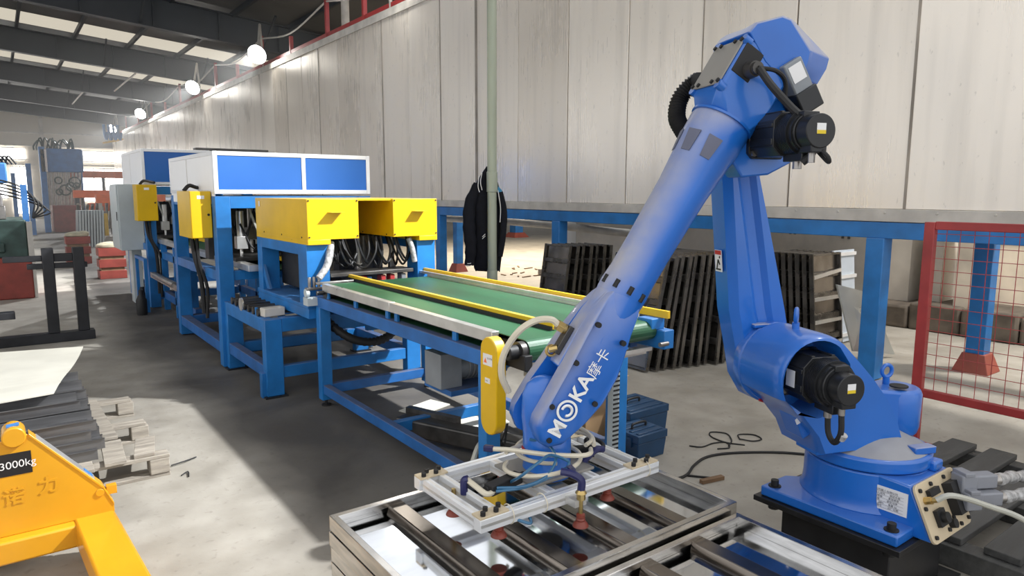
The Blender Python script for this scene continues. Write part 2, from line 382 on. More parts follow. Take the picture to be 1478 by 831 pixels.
support(14.0, 30.5, 0.34, 'far blue post in the dark background left of the jacket', h=2.2)
# pipe under the tank
g = G(); g.tube([(6.2, 12.6, 1.12), (6.6, 9.0, 1.13), (7.2, 6.6, 1.02)], 0.055, 10, 3); g.bar((6.62, 8.9, 1.1), (6.62, 8.9, 1.24), .02, .02); g.bar((6.22, 12.4, 1.1), (6.22, 12.4, 1.48), .02, .02); tag(g.done('drain_pipe', 'lip'), 'pale pipe slung beneath the blue tank beam', 'pipe')
# walls beneath and behind the tank
g = G(); g.box(7.6, 7.85, 3.75, 8.5, 0, 1.5); g.done('wall_middle', 'cement', kind='structure')
o = g = G(); g.box(7.585, 7.60, 3.75, 5.6, 0.0, 1.5); g.done('trim_4', 'plaster', kind='structure')
g = G()
for y, z in ((3.95, 1.13), (4.02, 1.13), (4.6, 1.15), (4.66, 1.15), (4.1, 1.31), (4.68, 1.31), (5.2, 1.0), (5.27, 1.0)): g.box(7.57, 7.59, y-0.012, y+0.012, z-0.035, z+0.035)
g.done('trim_5', 'soil', kind='structure')
g = G(); g.box(9.3, 9.6, -4, 3.55, 0, 1.42); g.box(9.3, 9.6, -4, 8, 1.42, 4.0); w9 = g.done('wall_back', 'plaster', kind='structure')
g = G(); g.box(9.22, 9.3, 0.4, 1.1, 1.12, 1.42); g.box(9.22, 9.3, 2.2, 3.0, 1.2, 1.42); g.done('window_1', 'soil', kind='structure')
g = G(); g.box(8.9, 9.3, 3.5, 3.62, 0, 1.42); g.box(9.0, 9.5, 3.9, 4.3, 0, 1.5); g.box(9.6, 9.7, 3.5, 9, 0, 1.5); g.done('wall_niche', 'cement', kind='structure')
g = G(); g.box(8.75, 9.05, 3.05, 3.3, 0, 1.45); g.done('trim_6', 'plaster', kind='structure', bev=0.01)
g = G()
for i in range(14):
    y0 = -3+i*0.56; h = 0.30+R_.uniform(-.04, .03); x = 8.62+R_.uniform(-.03, .03)
    g.box(x, 9.3, y0, y0+0.55, 0, h)
g.done('trim_7', 'soil', kind='structure', bev=0.03)['label'] = 'rough dark concrete curb at the back wall'
g = G(); g.tube([(8.6, 1.55, 0.34), (8.62, 1.75, 0.33), (8.6, 2.05, 0.40), (8.65, 2.12, 0.55), (8.7, 2.0, 0.66), (8.9, 1.6, 0.74), (9.3, 1.3, 0.78)], 0.013, 6); tag(g.done('black_hose', 'rubber'), 'thin black hose curling over the back curb behind the fence', 'hose')

# far ends of the hall
g = G(); g.box(-30, 34, 50, 50.3, 0, 7.5)
far = g.done('wall_far', 'far_wall', kind='structure', origin=(0, 50, 0))
g = G()
for z in (1.9, 3.15, 4.25, 5.0): g.box(-30, 30, 49.93, 50, z-0.04, z+0.04)
for x in (-4, 2.45, 8): g.box(x-0.1, x+0.1, 49.85, 50, 0, 7)
g.done('wall_girt', 'lip', far)
k = 1
for x0, x1, z0, z1 in ((-6, 1.56, 3.45, 4.07), (3.47, 7.4, 3.42, 4.0), (0.85, 1.65, 0.3, 3.0), (-3, 0.55, 1.2, 3.05), (4.35, 6.7, 1.0, 2.95)):
    k += 1
    g = G(); g.box(x0, x1, 49.90, 49.96, z0, z1); o = g.done('window_%d' % k, 'window_glow', kind='structure')
    g = G()
    for j in range(1, 4): g.box(x0+(x1-x0)*j/4-0.02, x0+(x1-x0)*j/4+0.02, 49.86, 49.9, z0, z1)
    g.box(x0-.05, x1+.05, 49.86, 49.9, z1, z1+.05); g.box(x0-.05, x1+.05, 49.86, 49.9, z0-.05, z0)
    g.done('window_frame', 'lip', o)
g = G(); g.box(34, 34.3, -14, 50, 0, 7); g.done('wall_far_side', 'cement', kind='structure')

# roof: sheets, skylights, rafters, purlins
def rz(x): return 6.05-0.085*(x-0.5)
XS0, XS1 = -14.0, 30.0
YS = [(13.0, 25.7), (27.5, 33.1), (34.9, 40.3), (42.1, 50)]
g = G()
for a, b in YS: g.hexa([(XS0, a, rz(XS0)+.84), (XS1, a, rz(XS1)+.84), (XS1, b, rz(XS1)+.84), (XS0, b, rz(XS0)+.84)], [(XS0, a, rz(XS0)+.87), (XS1, a, rz(XS1)+.87), (XS1, b, rz(XS1)+.87), (XS0, b, rz(XS0)+.87)])
g.hexa([(-2.2, 1.2, 6.5), (4.0, 1.2, 6.2), (4.0, 13, 6.2), (-2.2, 13, 6.5)], [(-2.2, 1.2, 6.55), (4.0, 1.2, 6.25), (4.0, 13, 6.25), (-2.2, 13, 6.55)])  # unseen roof strip over the conveyor, added to cut the skylight on the floor
roof = g.done('ceiling', 'roof', kind='structure', origin=(0, 0, 0))
for a, b in ((25.7, 27.5), (33.1, 34.9), (40.3, 42.1)):
    x = XS0
    for j in range(16):
        x0 = -12+j*1.55; x1 = x0+1.55
        g = G(); g.face([(x0, a, rz(x0)+.855), (x1, a, rz(x1)+.855), (x1, b, rz(x1)+.855), (x0, b, rz(x0)+.855)]); g.done('skylight_panel', 'skylight', roof)
for yr, dp in ((20.4, .72), (27.8, .70), (35.2, .70), (42.4, .70), (48.6, .70)):
    g = G()
    for x0, x1 in ((XS0, XS1),):
        f = lambda x, a, b, d: [(x, yr-d, rz(x)+a), (x, yr+d, rz(x)+a), (x, yr+d, rz(x)+b), (x, yr-d, rz(x)+b)]
        g.hexa(f(x0, 0, dp, .01), f(x1, 0, dp, .01)); g.hexa(f(x0, -.025, .0, .13), f(x1, -.025, 0, .13)); g.hexa(f(x0, dp, dp+.025, .13), f(x1, dp, dp+.025, .13))
    for j in range(28):
        x = XS0+j*1.6; g.box(x-.01, x+.01, yr-.12, yr+.12, rz(x), rz(x)+dp-0.02)
    g.done('rafter', 'rafter', roof)
for j in range(24):
    x = -13+j*1.55; g = G(); g.box(x-.04, x+.04, 13, 50, rz(x)+.70, rz(x)+.84); g.done('purlin', 'rafter', roof)
g = G()
for yr in (20.4, 27.8, 35.2, 42.4):
    for j in range(8):
        x = -6+j*3.1
        for s in (-1, 1): g.bar((x, yr+s*.05, rz(x)+0.05), (x, yr+s*1.1, rz(x)+.7), 0.05, 0.05)
g.done('knee_brace', 'rafter', roof)
for a in ((-2.5, 27.9, 35.1), (4.5, 27.9, 35.1), (-2, 35.3, 42.3), (3.5, 35.3, 42.3)):
    g = G(); g.tube([(a[0], a[1], rz(a[0])+0.2), (a[0], a[2], rz(a[0])+0.2)], 0.035, 6, 1); g.done('tie_rod', 'lip', roof)

# red railing and work lights along the top of the tank
t = thing('safety_railing', 'red steel railing with ropes along the top of the tank wall', 'railing', (6.1, 20, 4.86))
g = G(); g.box(6.06, 6.12, 11, 47, 4.94, 5.02); g.box(6.9, 6.96, 9, 47, 4.95, 5.05); g.done('rail', 'red_paint', t)
ys = [11.3, 13.1, 15.0, 17.3, 19.6, 22, 24.5, 27.2, 30, 33, 36.2, 40, 44]
for i, y in enumerate(ys):
    g = G(); g.box(6.05, 6.13, y-.04, y+.04, 4.86, 5.75 if i % 2 == 0 else 5.35); g.done('railing_post', 'red_paint', t)
for a, b in zip(ys[::2], ys[2::2]):
    g = G(); m = (a+b)/2; g.tube([(6.08, a, 5.68), (6.08, m, 5.42), (6.08, b, 5.68)], 0.022, 5, 5); g.done('rope', 'rope', t)
lamp_labels = ['largest glaring work lamp in view on the tank wall top', 'second nearest glaring work lamp on the tank wall top', 'third small bright work lamp along the tank wall top', 'farthest tiny work lamp at the end of the tank wall', 'work lamp above the robot throwing hard light on the left floor', 'work lamp on the tank wall high above the yellow hoods']
def work_lamp(y, z, lb, aim, power, cone=58, blend=.55):
    x = 5.62; d = (V(aim)-V((x, y, z))).normalized(); sd = d.cross(Z_).normalized(); un = sd.cross(d)
    t = thing('work_lamp', lb, 'lamp', (x, y, z), 'work lamps along the tank wall')
    g = G(); g.cyl(V((x, y, z))-d*.12, V((x, y, z)), .14, .25, 24); g.done('housing', 'rafter', t)
    g = G(); g.cyl(V((x, y, z)), V((x, y, z))+d*.01, .235, n=24); g.done('lamp_lens', 'lamp_glow', t)
    g = G(); g.tube([(x+.05, y+.05, z+.1), (6.0, y+.9, z+.95)], 0.035, 6, 1); g.tube([(6.0, y+.9, z+.95), (6.08, y+.95, 4.87)], .03, 6, 1); g.done('bracket', 'lip', t)
    L = bpy.data.lights.new('lamp_light', 'SPOT'); L.energy = power; L.spot_size = math.radians(cone); L.spot_blend = blend; L.shadow_soft_size = .09; L.color = (.97, .985, 1.0)
    o = bpy.data.objects.new('lamp_light', L); COL.objects.link(o); o.parent = t; o.location = d*.03; o.rotation_euler = d.to_track_quat('-Z', 'Y').to_euler()
Z_ = V((0, 0, 1))
for y, z, lb, aim, pw_ in ((18.5, 5.05, lamp_labels[0], (-1, 12, 0), 2600), (25.7, 5.07, lamp_labels[1], (-1, 19, 0), 2600), (36.2, 5.12, lamp_labels[2], (-1, 28, 0), 2600), (45.9, 5.12, lamp_labels[3], (-1, 38, 0), 2000), (11.0, 5.35, lamp_labels[5], (-.6, 13.2, 0), 4500), (1.36, 5.42, lamp_labels[4], (0.1, 5.5, 0), 3900)):
    work_lamp(y, z, lb, aim, pw_, 50 if y < 12 else 52, .6)
def fill_lamp(x, y, z, pw_, col_, lb):  # added lamps hidden behind the tank to brighten what shows beneath it
    hb = thing('added_fill_lamp', lb, 'lamp', (x, y, z), 'added fill lamps behind the tank')
    g = G(); g.lathe([(.06, .22), (.12, .2), (.30, .0)], (x, y, z), (0, 0, 1), 24); g.cyl((x, y, z+.22), (x, y, z+.8), .015, n=6); g.done('shade', 'lip', hb)
    g = G(); g.sph((x, y, z+.05), .1); g.done('bulb', 'lamp_glow', hb)
    L = bpy.data.lights.new('fill_light', 'SPOT'); L.energy = pw_; L.spot_size = math.radians(130); L.spot_blend = .6; L.shadow_soft_size = .2; L.color = col_
    o = bpy.data.objects.new('fill_light', L); COL.objects.link(o); o.parent = hb; o.location = (0, 0, -.06)
for hx, hy, hz, pw_, hcol, hl in ((10.6, 13.2, 5.2, 3800, (1.0, .86, .66), 'added unseen fill lamp behind the tank over the far floor'), (8.1, 1.2, 4.3, 750, (1.0, .95, .88), 'added unseen fill lamp behind the tank over the stained curb')):
    fill_lamp(hx, hy, hz, pw_, hcol, hl)
for y, z, x, lb in ((15.6, 5.55, 7.3, 'fluorescent tube light glowing behind the red railing'), (21.5, 5.5, 8.2, 'small fluorescent tube light farther along behind the railing')):
    t = thing('tube_light', lb, 'lamp', (x, y, z)); g = G(); g.bar((x, y-.6, z), (x, y+.6, z), .07, .05); g.done('tube', 'tube_glow', t)
    g = G(); g.bar((x, y-.6, z+.05), (x, y+.6, z+.05), .1, .04); g.cyl((x, y, z+.05), (x, y, z+1.0), .012, n=6); g.done('holder', 'rafter', t)
g = G(); g.cyl((6.6, 15.2, 4.8), (6.6, 15.2, 5.9), .09, n=12); tag(g.done('vent_pipe', 'lip'), 'grey vertical pipe rising behind the red railing', 'pipe')

# hazy air in the far left part of the hall
hm = bpy.data.materials.new('hall haze'); hm.use_nodes = True; t_ = hm.node_tree; t_.nodes.clear()
o_ = t_.nodes.new('ShaderNodeOutputMaterial'); v_ = t_.nodes.new('ShaderNodeVolumeScatter'); v_.inputs['Color'].default_value = (1, .98, .95, 1); v_.inputs['Density'].default_value = .0065; v_.inputs['Anisotropy'].default_value = .35
t_.links.new(v_.outputs[0], o_.inputs['Volume'])
g = G(); g.box(-9, 5.9, 12.0, 49.8, .02, 5.0); M['haze'] = hm
hz_ = g.done('haze', 'haze', kind='stuff'); hz_['label'] = 'thin bright haze in the far left aisle of the hall'

# ================================================================== ROBOT
J = V((2.83, 1.34, 0)); U = V((1.52-2.83, 1.855-1.34, 0)).normalized(); N = V((-U.y, U.x, 0)); Z = V((0, 0, 1))
def F(r, l, z): return J+U*r+N*l+Z*z
rob = thing('industrial_robot', 'large blue jointed robot arm bending down over the steel pans', 'robot', (J.x, J.y, 0.325))
BL = 'robot_blue'
# base casting (axis aligned)
g = G()
foot = [(2.52, 1.06), (2.70, 1.06), (2.74, 1.10), (2.92, 1.10), (2.96, 1.06), (3.14, 1.06), (3.14, 1.62), (2.96, 1.62), (2.92, 1.58), (2.74, 1.58), (2.70, 1.62), (2.52, 1.62)]
g.prism(foot, lambda a, b, d: V((a, b, d)), 0.326, 0.368)
g.lathe([(0.250, 0.366), (0.240, 0.385), (0.236, 0.42), (0.234, 0.525)], (J.x, J.y, 0), (0, 0, 1), 40)
base = g.done('base', BL, rob, bev=0.006)
g = G()
# connector box extending toward -Y with a sloping end
g.hexa([(2.645, 1.30, 0.33), (3.0, 1.30, 0.33), (2.99, 0.995, 0.33), (2.645, 0.995, 0.33)], [(2.645, 1.30, 0.535), (3.0, 1.30, 0.535), (2.955, 1.080, 0.52), (2.645, 1.080, 0.52)])
g.box(2.86, 2.93, 1.085, 1.125, 0.52, 0.56)
g.done('connector_box', 'robot_blue', base, bev=0.008)
g = G()
for x, y in ((2.56, 1.58), (2.56, 1.10), (3.10, 1.10), (3.10, 1.58)):
    g.cyl((x, y, 0.366), (x, y, 0.372), 0.026, n=14); g.cyl((x, y, 0.372), (x, y, 0.396), 0.016, n=14); g.cyl((x, y, 0.27), (x, y, 0.30), 0.022, n=10)
done_each(g, 'anchor_bolt', 'rubber', base)
# connector plate: sloped rounded rectangle
pz = V((0, -0.085, -0.19)).normalized(); pn = V((1, 0, 0)).cross(pz).normalized()
if pn.y > 0: pn = -pn
PC = V((2.80, 1.035, 0.425))
def PP(a, b, d): return PC+V((1, 0, 0))*a-pz*b+pn*d
hw, hh, rr = 0.165, 0.108, 0.025
poly = []
for cx, cy, a0 in ((hw-rr, hh-rr, 0), (-hw+rr, hh-rr, 90), (-hw+rr, -hh+rr, 180), (hw-rr, -hh+rr, 270)):
    for k in range(5): a = math.radians(a0+k*22.5); poly.append((cx+rr*math.cos(a), cy+rr*math.sin(a)))
g = G(); g.prism(poly, PP, 0.002, 0.014); cp = g.done('connector_plate', 'beige_metal', rob, bev=0.002)
g = G()
for a, b in ((-.14, .085), (-.05, .09), (.06, .09), (.14, .085), (-.145, 0.02), (.145, -.02), (-.14, -.085), (-.03, -.085), (.07, -.09), (.14, -.085), (-.02, -.05), (.03, -.055)): g.cyl(PP(a, b, .012), PP(a, b, .022), .008, n=8)
done_each(g, 'plate_bolt', 'rubber', cp)
g = G(); g.prism([(-.10, -.06), (-.04, -.06), (-.04, .0), (-.10, .0)], PP, .012, .03); g.cyl(PP(-.07, -.03, .02), PP(-.07, -.03, .05), .02, n=12); g.cyl(PP(.0, -.07, .01), PP(.0, -.07, .035), .018, n=12); g.prism([(.03, -.05), (.13, -.05), (.13, .07), (.03, .07)], PP, .012, .05)
g.prism([(-.10, .05), (-.02, .05), (-.02, .075), (-.10, .075)], PP, .012, .03)
g.done('socket', 'rubber', cp)
g = G(); g.cyl(PP(-.125, .045, .01), PP(-.125, .045, .04), .014, n=8); g.cyl(PP(-.125, .045, .04), PP(-.125, .045, .06), .009, n=8); g.done('brass_fitting', 'brass', cp)
# nameplate
NP0 = V((2.643, 1.225, 0.412)); ey_ = V((0, -1, 0))
g = G(); g.box(2.642, 2.6445, 1.086, 1.234, 0.396, 0.488); npl = g.done('nameplate', 'label_white', rob)
for i, tx in enumerate(['搬运机器人有限公司', '机器人型号      额定负载', '最大臂展        重复精度', '自由度          额定功率', '电源  380V      重量 kg', '出厂编号        出厂日期']):
    plane_text(tx, 0.0098 if i else 0.0105, (2.642, 1.216, 0.470-i*0.0125), (0, -1, 0), (0, 0, 1), 'nameplate_text', 'print_grey', npl)
g = G()
for i in range(6): g.box(2.6412, 2.6418, 1.10, 1.218, 0.467-i*0.0125, 0.4676-i*0.0125)
g.done('nameplate_rule', 'print_grey', npl)
# turntable
g = G(); g.lathe([(0.228, 0.528), (0.238, 0.534), (0.238, 0.575), (0.228, 0.583)], (J.x, J.y, 0), (0, 0, 1), 48); tt = g.done('turntable', BL, rob, bev=0.003)
g = G(); g.lathe([(0.226, 0.582), (0.20, 0.592), (0.12, 0.632), (0.0, 0.645)], (J.x, J.y, 0), (0, 0, 1), 40); g.done('dusty_dome', 'dust_top', tt)
g = G(); g.obox(F(-.10, .175, .60), U, N, Z, (.05, .022, .015)); g.done('stop_block', 'robot_dusty', tt, bev=0.004)
# shoulder housing
JR, JZ = 0.345, 0.895
arc = [(JR+0.174*math.cos(math.radians(a)), JZ+0.174*math.sin(math.radians(a))) for a in range(-25, 131, 10)]
prof = [(0.30, 0.585), (0.335, 0.66), (0.43, 0.77)]+arc+[(0.17, 0.965), (0.09, 0.885), (0.01, 0.79), (-0.045, 0.70), (-0.075, 0.62), (-0.085, 0.585)]
# front (+N) face with a round motor socket: ring of faces between hole and outline
g = G()
HR = 0.153
def hole(a): return (JR+0.01+HR*math.cos(a), JZ+0.0+HR*math.sin(a))
def shr(p, k): c = (0.22, 0.80); return (c[0]+(p[0]-c[0])*k, c[1]+(p[1]-c[1])*k)
no = len(prof); hol = []
for p in prof: hol.append(hole(math.atan2(p[1]-JZ, p[0]-JR-0.01)))
outs = [[F(a, -.15, z) for a, z in prof], [F(a, 0.06, z) for a, z in prof], [F(*((lambda q: (q[0], 0.095, q[1]))(shr(p, .985)))) for p in prof], [F(*((lambda q: (q[0], 0.112, q[1]))(shr(p, .95)))) for p in prof],
        [F(a, .114, z) for a, z in hol], [F(a, .10, z) for a, z in [(JR+.01+(h[0]-JR-.01)*.97, JZ+(h[1]-JZ)*.97) for h in hol]], [F(a, -.05, z) for a, z in [(JR+.01+(h[0]-JR-.01)*.95, JZ+(h[1]-JZ)*.95) for h in hol]]]
g.loft(outs)
sh = g.done('shoulder_housing', BL, rob, ang=32)
g = G(); g.lathe([(.168, -.21), (.172, -.20), (.172, -.165), (.162, -.155), (.162, -.145)], F(JR, 0, JZ), N, 40); g.done('shoulder_ring', BL, sh, bev=.002)
g = G(); g.prism([(.30, .57), (.30, .80), (.21, .80), (.21, .57)], lambda a, b, d: F(a, d, b), -.06, .07); g.prism([(.36, .64), (.32, .66), (.32, .72), (.40, .735)], lambda a, b, d: F(a, d, b), -.05, .06); g.done('front_rib', BL, sh, bev=.006)
g = G(); g.prism([(.395, .705), (.405, .725), (.375, .745), (.36, .72)], lambda a, b, d: F(a, d, b), .0615, .0635); g.done('side_label', 'label_white', sh)
g = G(); g.torus(F(.345, -.155, .9), N, .172, .006, 30, 6, 0.4, 2.2); g.done('red_mark', 'label_red', sh)
# rear motor housing of the turntable
g = G(); g.hexa([F(-.05, -.16, .58), F(-.05, .02, .585), F(-.19, .02, .585), F(-.19, -.16, .585)], [F(-.02, -.16, .80), F(-.02, .02, .80), F(-.21, .02, .775), F(-.21, -.16, .775)])
g.lathe([(.095, .585), (.105, .62), (.108, .76), (.098, .785)], F(-.185, -.07, 0), (0, 0, 1), 32); rh = g.done('rear_housing', BL, rob, bev=.012)
g = G(); g.cyl(F(-.16, -.02, .795), F(-.16, -.02, .801), .036, n=20); g.done('cable_hole', 'rubber', rh)
def eyebolt(p, ax=None, name='eye_bolt'):
    p = V(p); ax = N if ax is None else ax; g = G(); g.cyl(p, p+Z*.03, .014, n=12); g.torus(p+Z*.058, ax, .026, .0085, 20, 8); g.done(name, BL, rob)
eyebolt(F(-.17, -.10, .785)); eyebolt(F(.355, -.03, 1.062), U*.75+N*-.65)
# motors along N
def servo(c, l0, rad, square, name, parent, cap=.058):
    c = V(c); q = lambda l: c+N*l
    g = G(); s = square; rr_ = s*.72
    oc = [(s*a, s*b) for a, b in ((1, .6), (.6, 1), (-.6, 1), (-1, .6), (-1, -.6), (-.6, -1), (.6, -1), (1, -.6))]
    fn = lambda a, b, d: c+U*a+Z*b+N*d
    g.prism([(s*1.06*a, s*1.06*b) for a, b in ((1, .75), (.75, 1), (-.75, 1), (-1, .75), (-1, -.75), (-.75, -1), (.75, -1), (1, -.75))], fn, l0, l0+.022)
    g.prism(oc, fn, l0+.02, l0+.155)
    for k in (-1, 1):
        g.prism([(s*.5*k-.008, s*.98), (s*.5*k+.008, s*.98), (s*.5*k+.008, s*1.06), (s*.5*k-.008, s*1.06)], fn, l0+.02, l0+.15)
        g.prism([(s*.98*k, -s*.5), (s*1.05*k, -s*.5), (s*1.05*k, -s*.2), (s*.98*k, -s*.2)], fn, l0+.02, l0+.15)
        g.prism([(s*.98*k, s*.3), (s*1.05*k, s*.3), (s*1.05*k, s*.5), (s*.98*k, s*.5)], fn, l0+.02, l0+.15)
    mo = g.done(name, 'motor_black', parent, bev=.003)
    g = G()
    for i in range(9): g.cyl(q(l0+.155+i*.0072), q(l0+.159+i*.0072), s*1.0, n=28)
    g.cyl(q(l0+.15), q(l0+.235), s*.9, n=24); g.done('cooling_fin', 'motor_black', mo)
    g = G(); g.cyl(q(l0+.22), q(l0+.245), s*.84, n=28); g.cyl(q(l0+.245), q(l0+.30), cap, n=32); g.obox(c+N*(l0+.265)-Z*cap*.95, U, N, Z, (.03, .03, .016)); g.obox(c+N*(l0+.19)-Z*s*1.0, U, N, Z, (.022, .05, .02)); g.obox(c+N*(l0+.232)+Z*s*.75, U, N, Z, (.03, .02, .012)); g.done('encoder_cap', 'motor_black', mo, bev=.003)
    g = G(); g.obox(c+N*(l0+.301)+Z*.008, U, N, Z, (.017, .001, .016)); g.done('white_sticker', 'label_white', mo)
    g = G(); g.obox(c+N*(l0+.3012)-Z*.004, U, N, Z, (.017, .001, .006)); g.done('yellow_sticker', 'label_yellow', mo)
    g = G(); g.cyl(c+N*(l0+.26)-Z*(cap+.005), c+N*(l0+.26)-Z*(cap+.045), .012, n=10); g.cyl(c+N*(l0+.19)-Z*(s+.015), c+N*(l0+.19)-Z*(s+.045), .015, n=10); done_each(g, 'cable_gland', 'steel', mo)
    g = G()
    for a, b in ((.8, .8), (-.8, .8), (.8, -.8), (-.8, -.8)): g.cyl(c+U*s*a+Z*s*b+N*(l0+.02), c+U*s*a+Z*s*b+N*(l0+.032), .012, n=8)
    done_each(g, 'mount_bolt', 'steel', mo)
    return mo
sm = servo(F(.36, 0, .905), -.005, .1, .088, 'shoulder_motor', rob)
g = G(); g.prism([(.0935, -.035), (.0945, -.035), (.0945, .03), (.0935, .03)], lambda a, b, d: F(.36, 0, .905)+U*a+Z*b+N*d, .06, .11); g.done('motor_label', 'label_white', sm)
c_ = F(.36, .03, .905)
g = G(); g.tube([c_+N*.225-Z*.10, c_+N*.228-Z*.17, c_+N*.20-Z*.215, c_+N*.165-Z*.19, c_+N*.155-Z*.12], .011, 8); g.done('motor_cable', 'rubber', sm)
g = G(); g.tube([c_+N*.236-Z*.175-U*.008, c_+N*.222-Z*.195-U*.008], .014, 8, 1); g.done('cable_wrap', 'clear_wrap', sm)
# upper arm: rounded box, on the far (-N) side of the shoulder
def arm_ring(rf, rb, z, l0=-.335, l1=-.185, c=.03, groove=.02):
    rm = (rf+rb)/2
    return [F(rf, l0+c, z), F(rf, l1-c, z), F(rf-c, l1, z), F(rm+.035, l1, z), F(rm+.012, l1-groove, z), F(rm-.03, l1-groove, z), F(rm-.05, l1, z), F(rb+c*.7, l1, z), F(rb, l1-c, z), F(rb, l0+c, z), F(rb+c, l0, z), F(rf-c, l0, z)]
g = G()
g.loft([arm_ring(.41, .32, .735, c=.02, groove=.001), arm_ring(.475, .27, .83, groove=.001), arm_ring(.50, .235, .95, groove=.004), arm_ring(.54, .275, 1.12), arm_ring(.565, .34, 1.36), arm_ring(.60, .43, 1.68), arm_ring(.645, .47, 1.76, groove=.004), arm_ring(.68, .50, 1.86, groove=.001), arm_ring(.66, .53, 1.90, c=.02, groove=.001)])
ua = g.done('upper_arm', BL, rob, ang=24)
g = G(); g.lathe([(.155, -.20), (.165, -.19), (.165, -.165)], F(.35, 0, .90), N, 36); g.done('arm_flange', BL, ua)
g = G(); g.obox(F(.40, -.18, 1.055), U, N, Z, (.05, .02, .008)); g.obox(F(.36, -.175, 1.05), U, N, Z, (.02, .03, .012)); g.done('arm_lug', 'robot_dusty', ua, bev=.004)
g = G(); g.obox(F(.505, -.175, 1.70), U, N, Z, (.055, .015, .025)); g.done('arm_clamp', BL, ua, bev=.004)
# warning label on the front face of the arm
def arml(a, b, d=0.0): return F(.5725+(b+1.32-1.36)*.10+d, -.26+a, 1.32+b)
g = G(); g.hexa([arml(-.025, -.045, .001), arml(.025, -.045, .001), arml(.025, .045, .001), arml(-.025, .045, .001)], [arml(-.025, -.045, .003), arml(.025, -.045, .003), arml(.025, .045, .003), arml(-.025, .045, .003)]); wl = g.done('warning_label', 'label_white', ua)
g = G(); g.hexa([arml(-.023, .026, .003), arml(.023, .026, .003), arml(.023, .043, .003), arml(-.023, .043, .003)], [arml(-.023, .026, .0038), arml(.023, .026, .0038), arml(.023, .043, .0038), arml(-.023, .043, .0038)]); g.done('warning_band', 'label_red', wl)
g = G()
for a, b in (((-.012, -.035), (.0, .005)), ((.0, .005), (.012, -.015)), ((-.018, -.035), (.016, -.035)), ((.01, .012), (.013, .02))):
    g.bar(arml(a[0], a[1], .004), arml(b[0], b[1], .004), .006, .002, U)
g.done('warning_pictogram', 'label_black', wl)
# elbow block + forearm, along axis AX in the vertical plane
AX = V((0.525, 0, -0.851)); A0 = (0.735, 1.865)
ax_w = U*0.525-Z*0.851; nx_w = U*0.851+Z*0.525                     # along the forearm / forward-up normal
O_ = F(A0[0], 0, A0[1])
def E(s, h, l): return O_+ax_w*s+nx_w*h+N*l                          # s along the forearm, h toward the forward-up face
def rr4(s, h0, h1, w, c):                                             # chamfered rectangular ring
    return [E(s, h0+c, -w), E(s, h1-c, -w), E(s, h1, -w+c), E(s, h1, w-c), E(s, h1-c, w), E(s, h0+c, w), E(s, h0, w-c), E(s, h0, -w+c)]
g = G()
g.loft([rr4(-.24, -.10, .125, .098, .012), rr4(-.06, -.10, .125, .098, .012), rr4(-.035, -.105, .118, .098, .02), rr4(.02, -.105, .09, .098, .045)])
eb = g.done('elbow_housing', BL, rob, bev=.004)
# grey cover plate on the forward-up face
def quadp(s0, s1, w0, w1, h0, h1): return [E(s0, h0, w0), E(s1, h0, w0), E(s1, h0, w1), E(s0, h0, w1)], [E(s0, h1, w0), E(s1, h1, w0), E(s1, h1, w1), E(s0, h1, w1)]
g = G(); g.hexa(*quadp(-.232, -.05, -.092, .092, .125, .131)); pl = g.done('cover_plate', 'grey_plate', eb, bev=.002)
g = G()
for s_ in (-.225, -.06):
    for l in (-.085, -.045, .045, .085): g.cyl(E(s_, .130, l), E(s_, .138, l), .008, n=8)
done_each(g, 'cover_bolt', 'rubber', pl)
g = G()
for s_, l in ((-.232, -.085), (-.05, -.085), (-.232, .085), (-.05, .085)): g.cyl(E(s_, .10, l), E(s_, .130, l), .018, n=12)
done_each(g, 'cover_boss', BL, eb)
# dark side recess
g = G(); g.hexa(*quadp(-.225, -.11, .09, .1005, .035, .115)); g.done('side_recess', 'rubber', eb, bev=.004)
g = G(); g.cyl(E(-.15, .055, .10), E(-.15, .055, .135), .03, .027, n=16); g.cyl(E(-.15, .055, .135), E(-.15, .055, .15), .022, n=12); g.done('cable_boss', 'dark_steel', eb)
# joint boss around J3 and its motor
J3 = F(.585, 0, 1.80)
g = G(); g.lathe([(.12, -.19), (.13, -.18), (.135, -.06), (.13, .02), (.115, .03)], J3, N, 36)
fnj = lambda a, b, d: J3+U*a+Z*b+N*d
g.prism([(.145, -.07), (.15, .10), (.04, .16), (-.09, .135), (-.135, .02), (-.115, -.09), (-.02, -.135), (.09, -.145)], fnj, -.06, .04); g.done('elbow_joint', BL, rob, bev=.008)
em = servo(J3+Z*.0+U*-.0, .035, .1, .074, 'elbow_motor', rob, .056)
# cowl behind the elbow
def Cw(r, z, l): return F(r, l, z)
g = G()
CO = [(.71, 2.150), (.665, 2.185), (.50, 2.215), (.44, 2.205), (.30, 2.10), (.31, 2.06), (.345, 2.005), (.44, 1.965), (.60, 2.05)]
def cw(l, k, sh): return [F(.71-(.71-a)*k, l, 2.10+(b-2.10)*sh) for a, b in CO]
g.loft([cw(-.13, .55, .85), cw(-.10, .75, .97), cw(-.05, .98, 1), cw(.0, 1.0, 1), cw(.085, .66, 1), cw(.10, .60, .94)])
g.done('rear_cowl', 'robot_dusty', eb, ang=25, bev=.004)
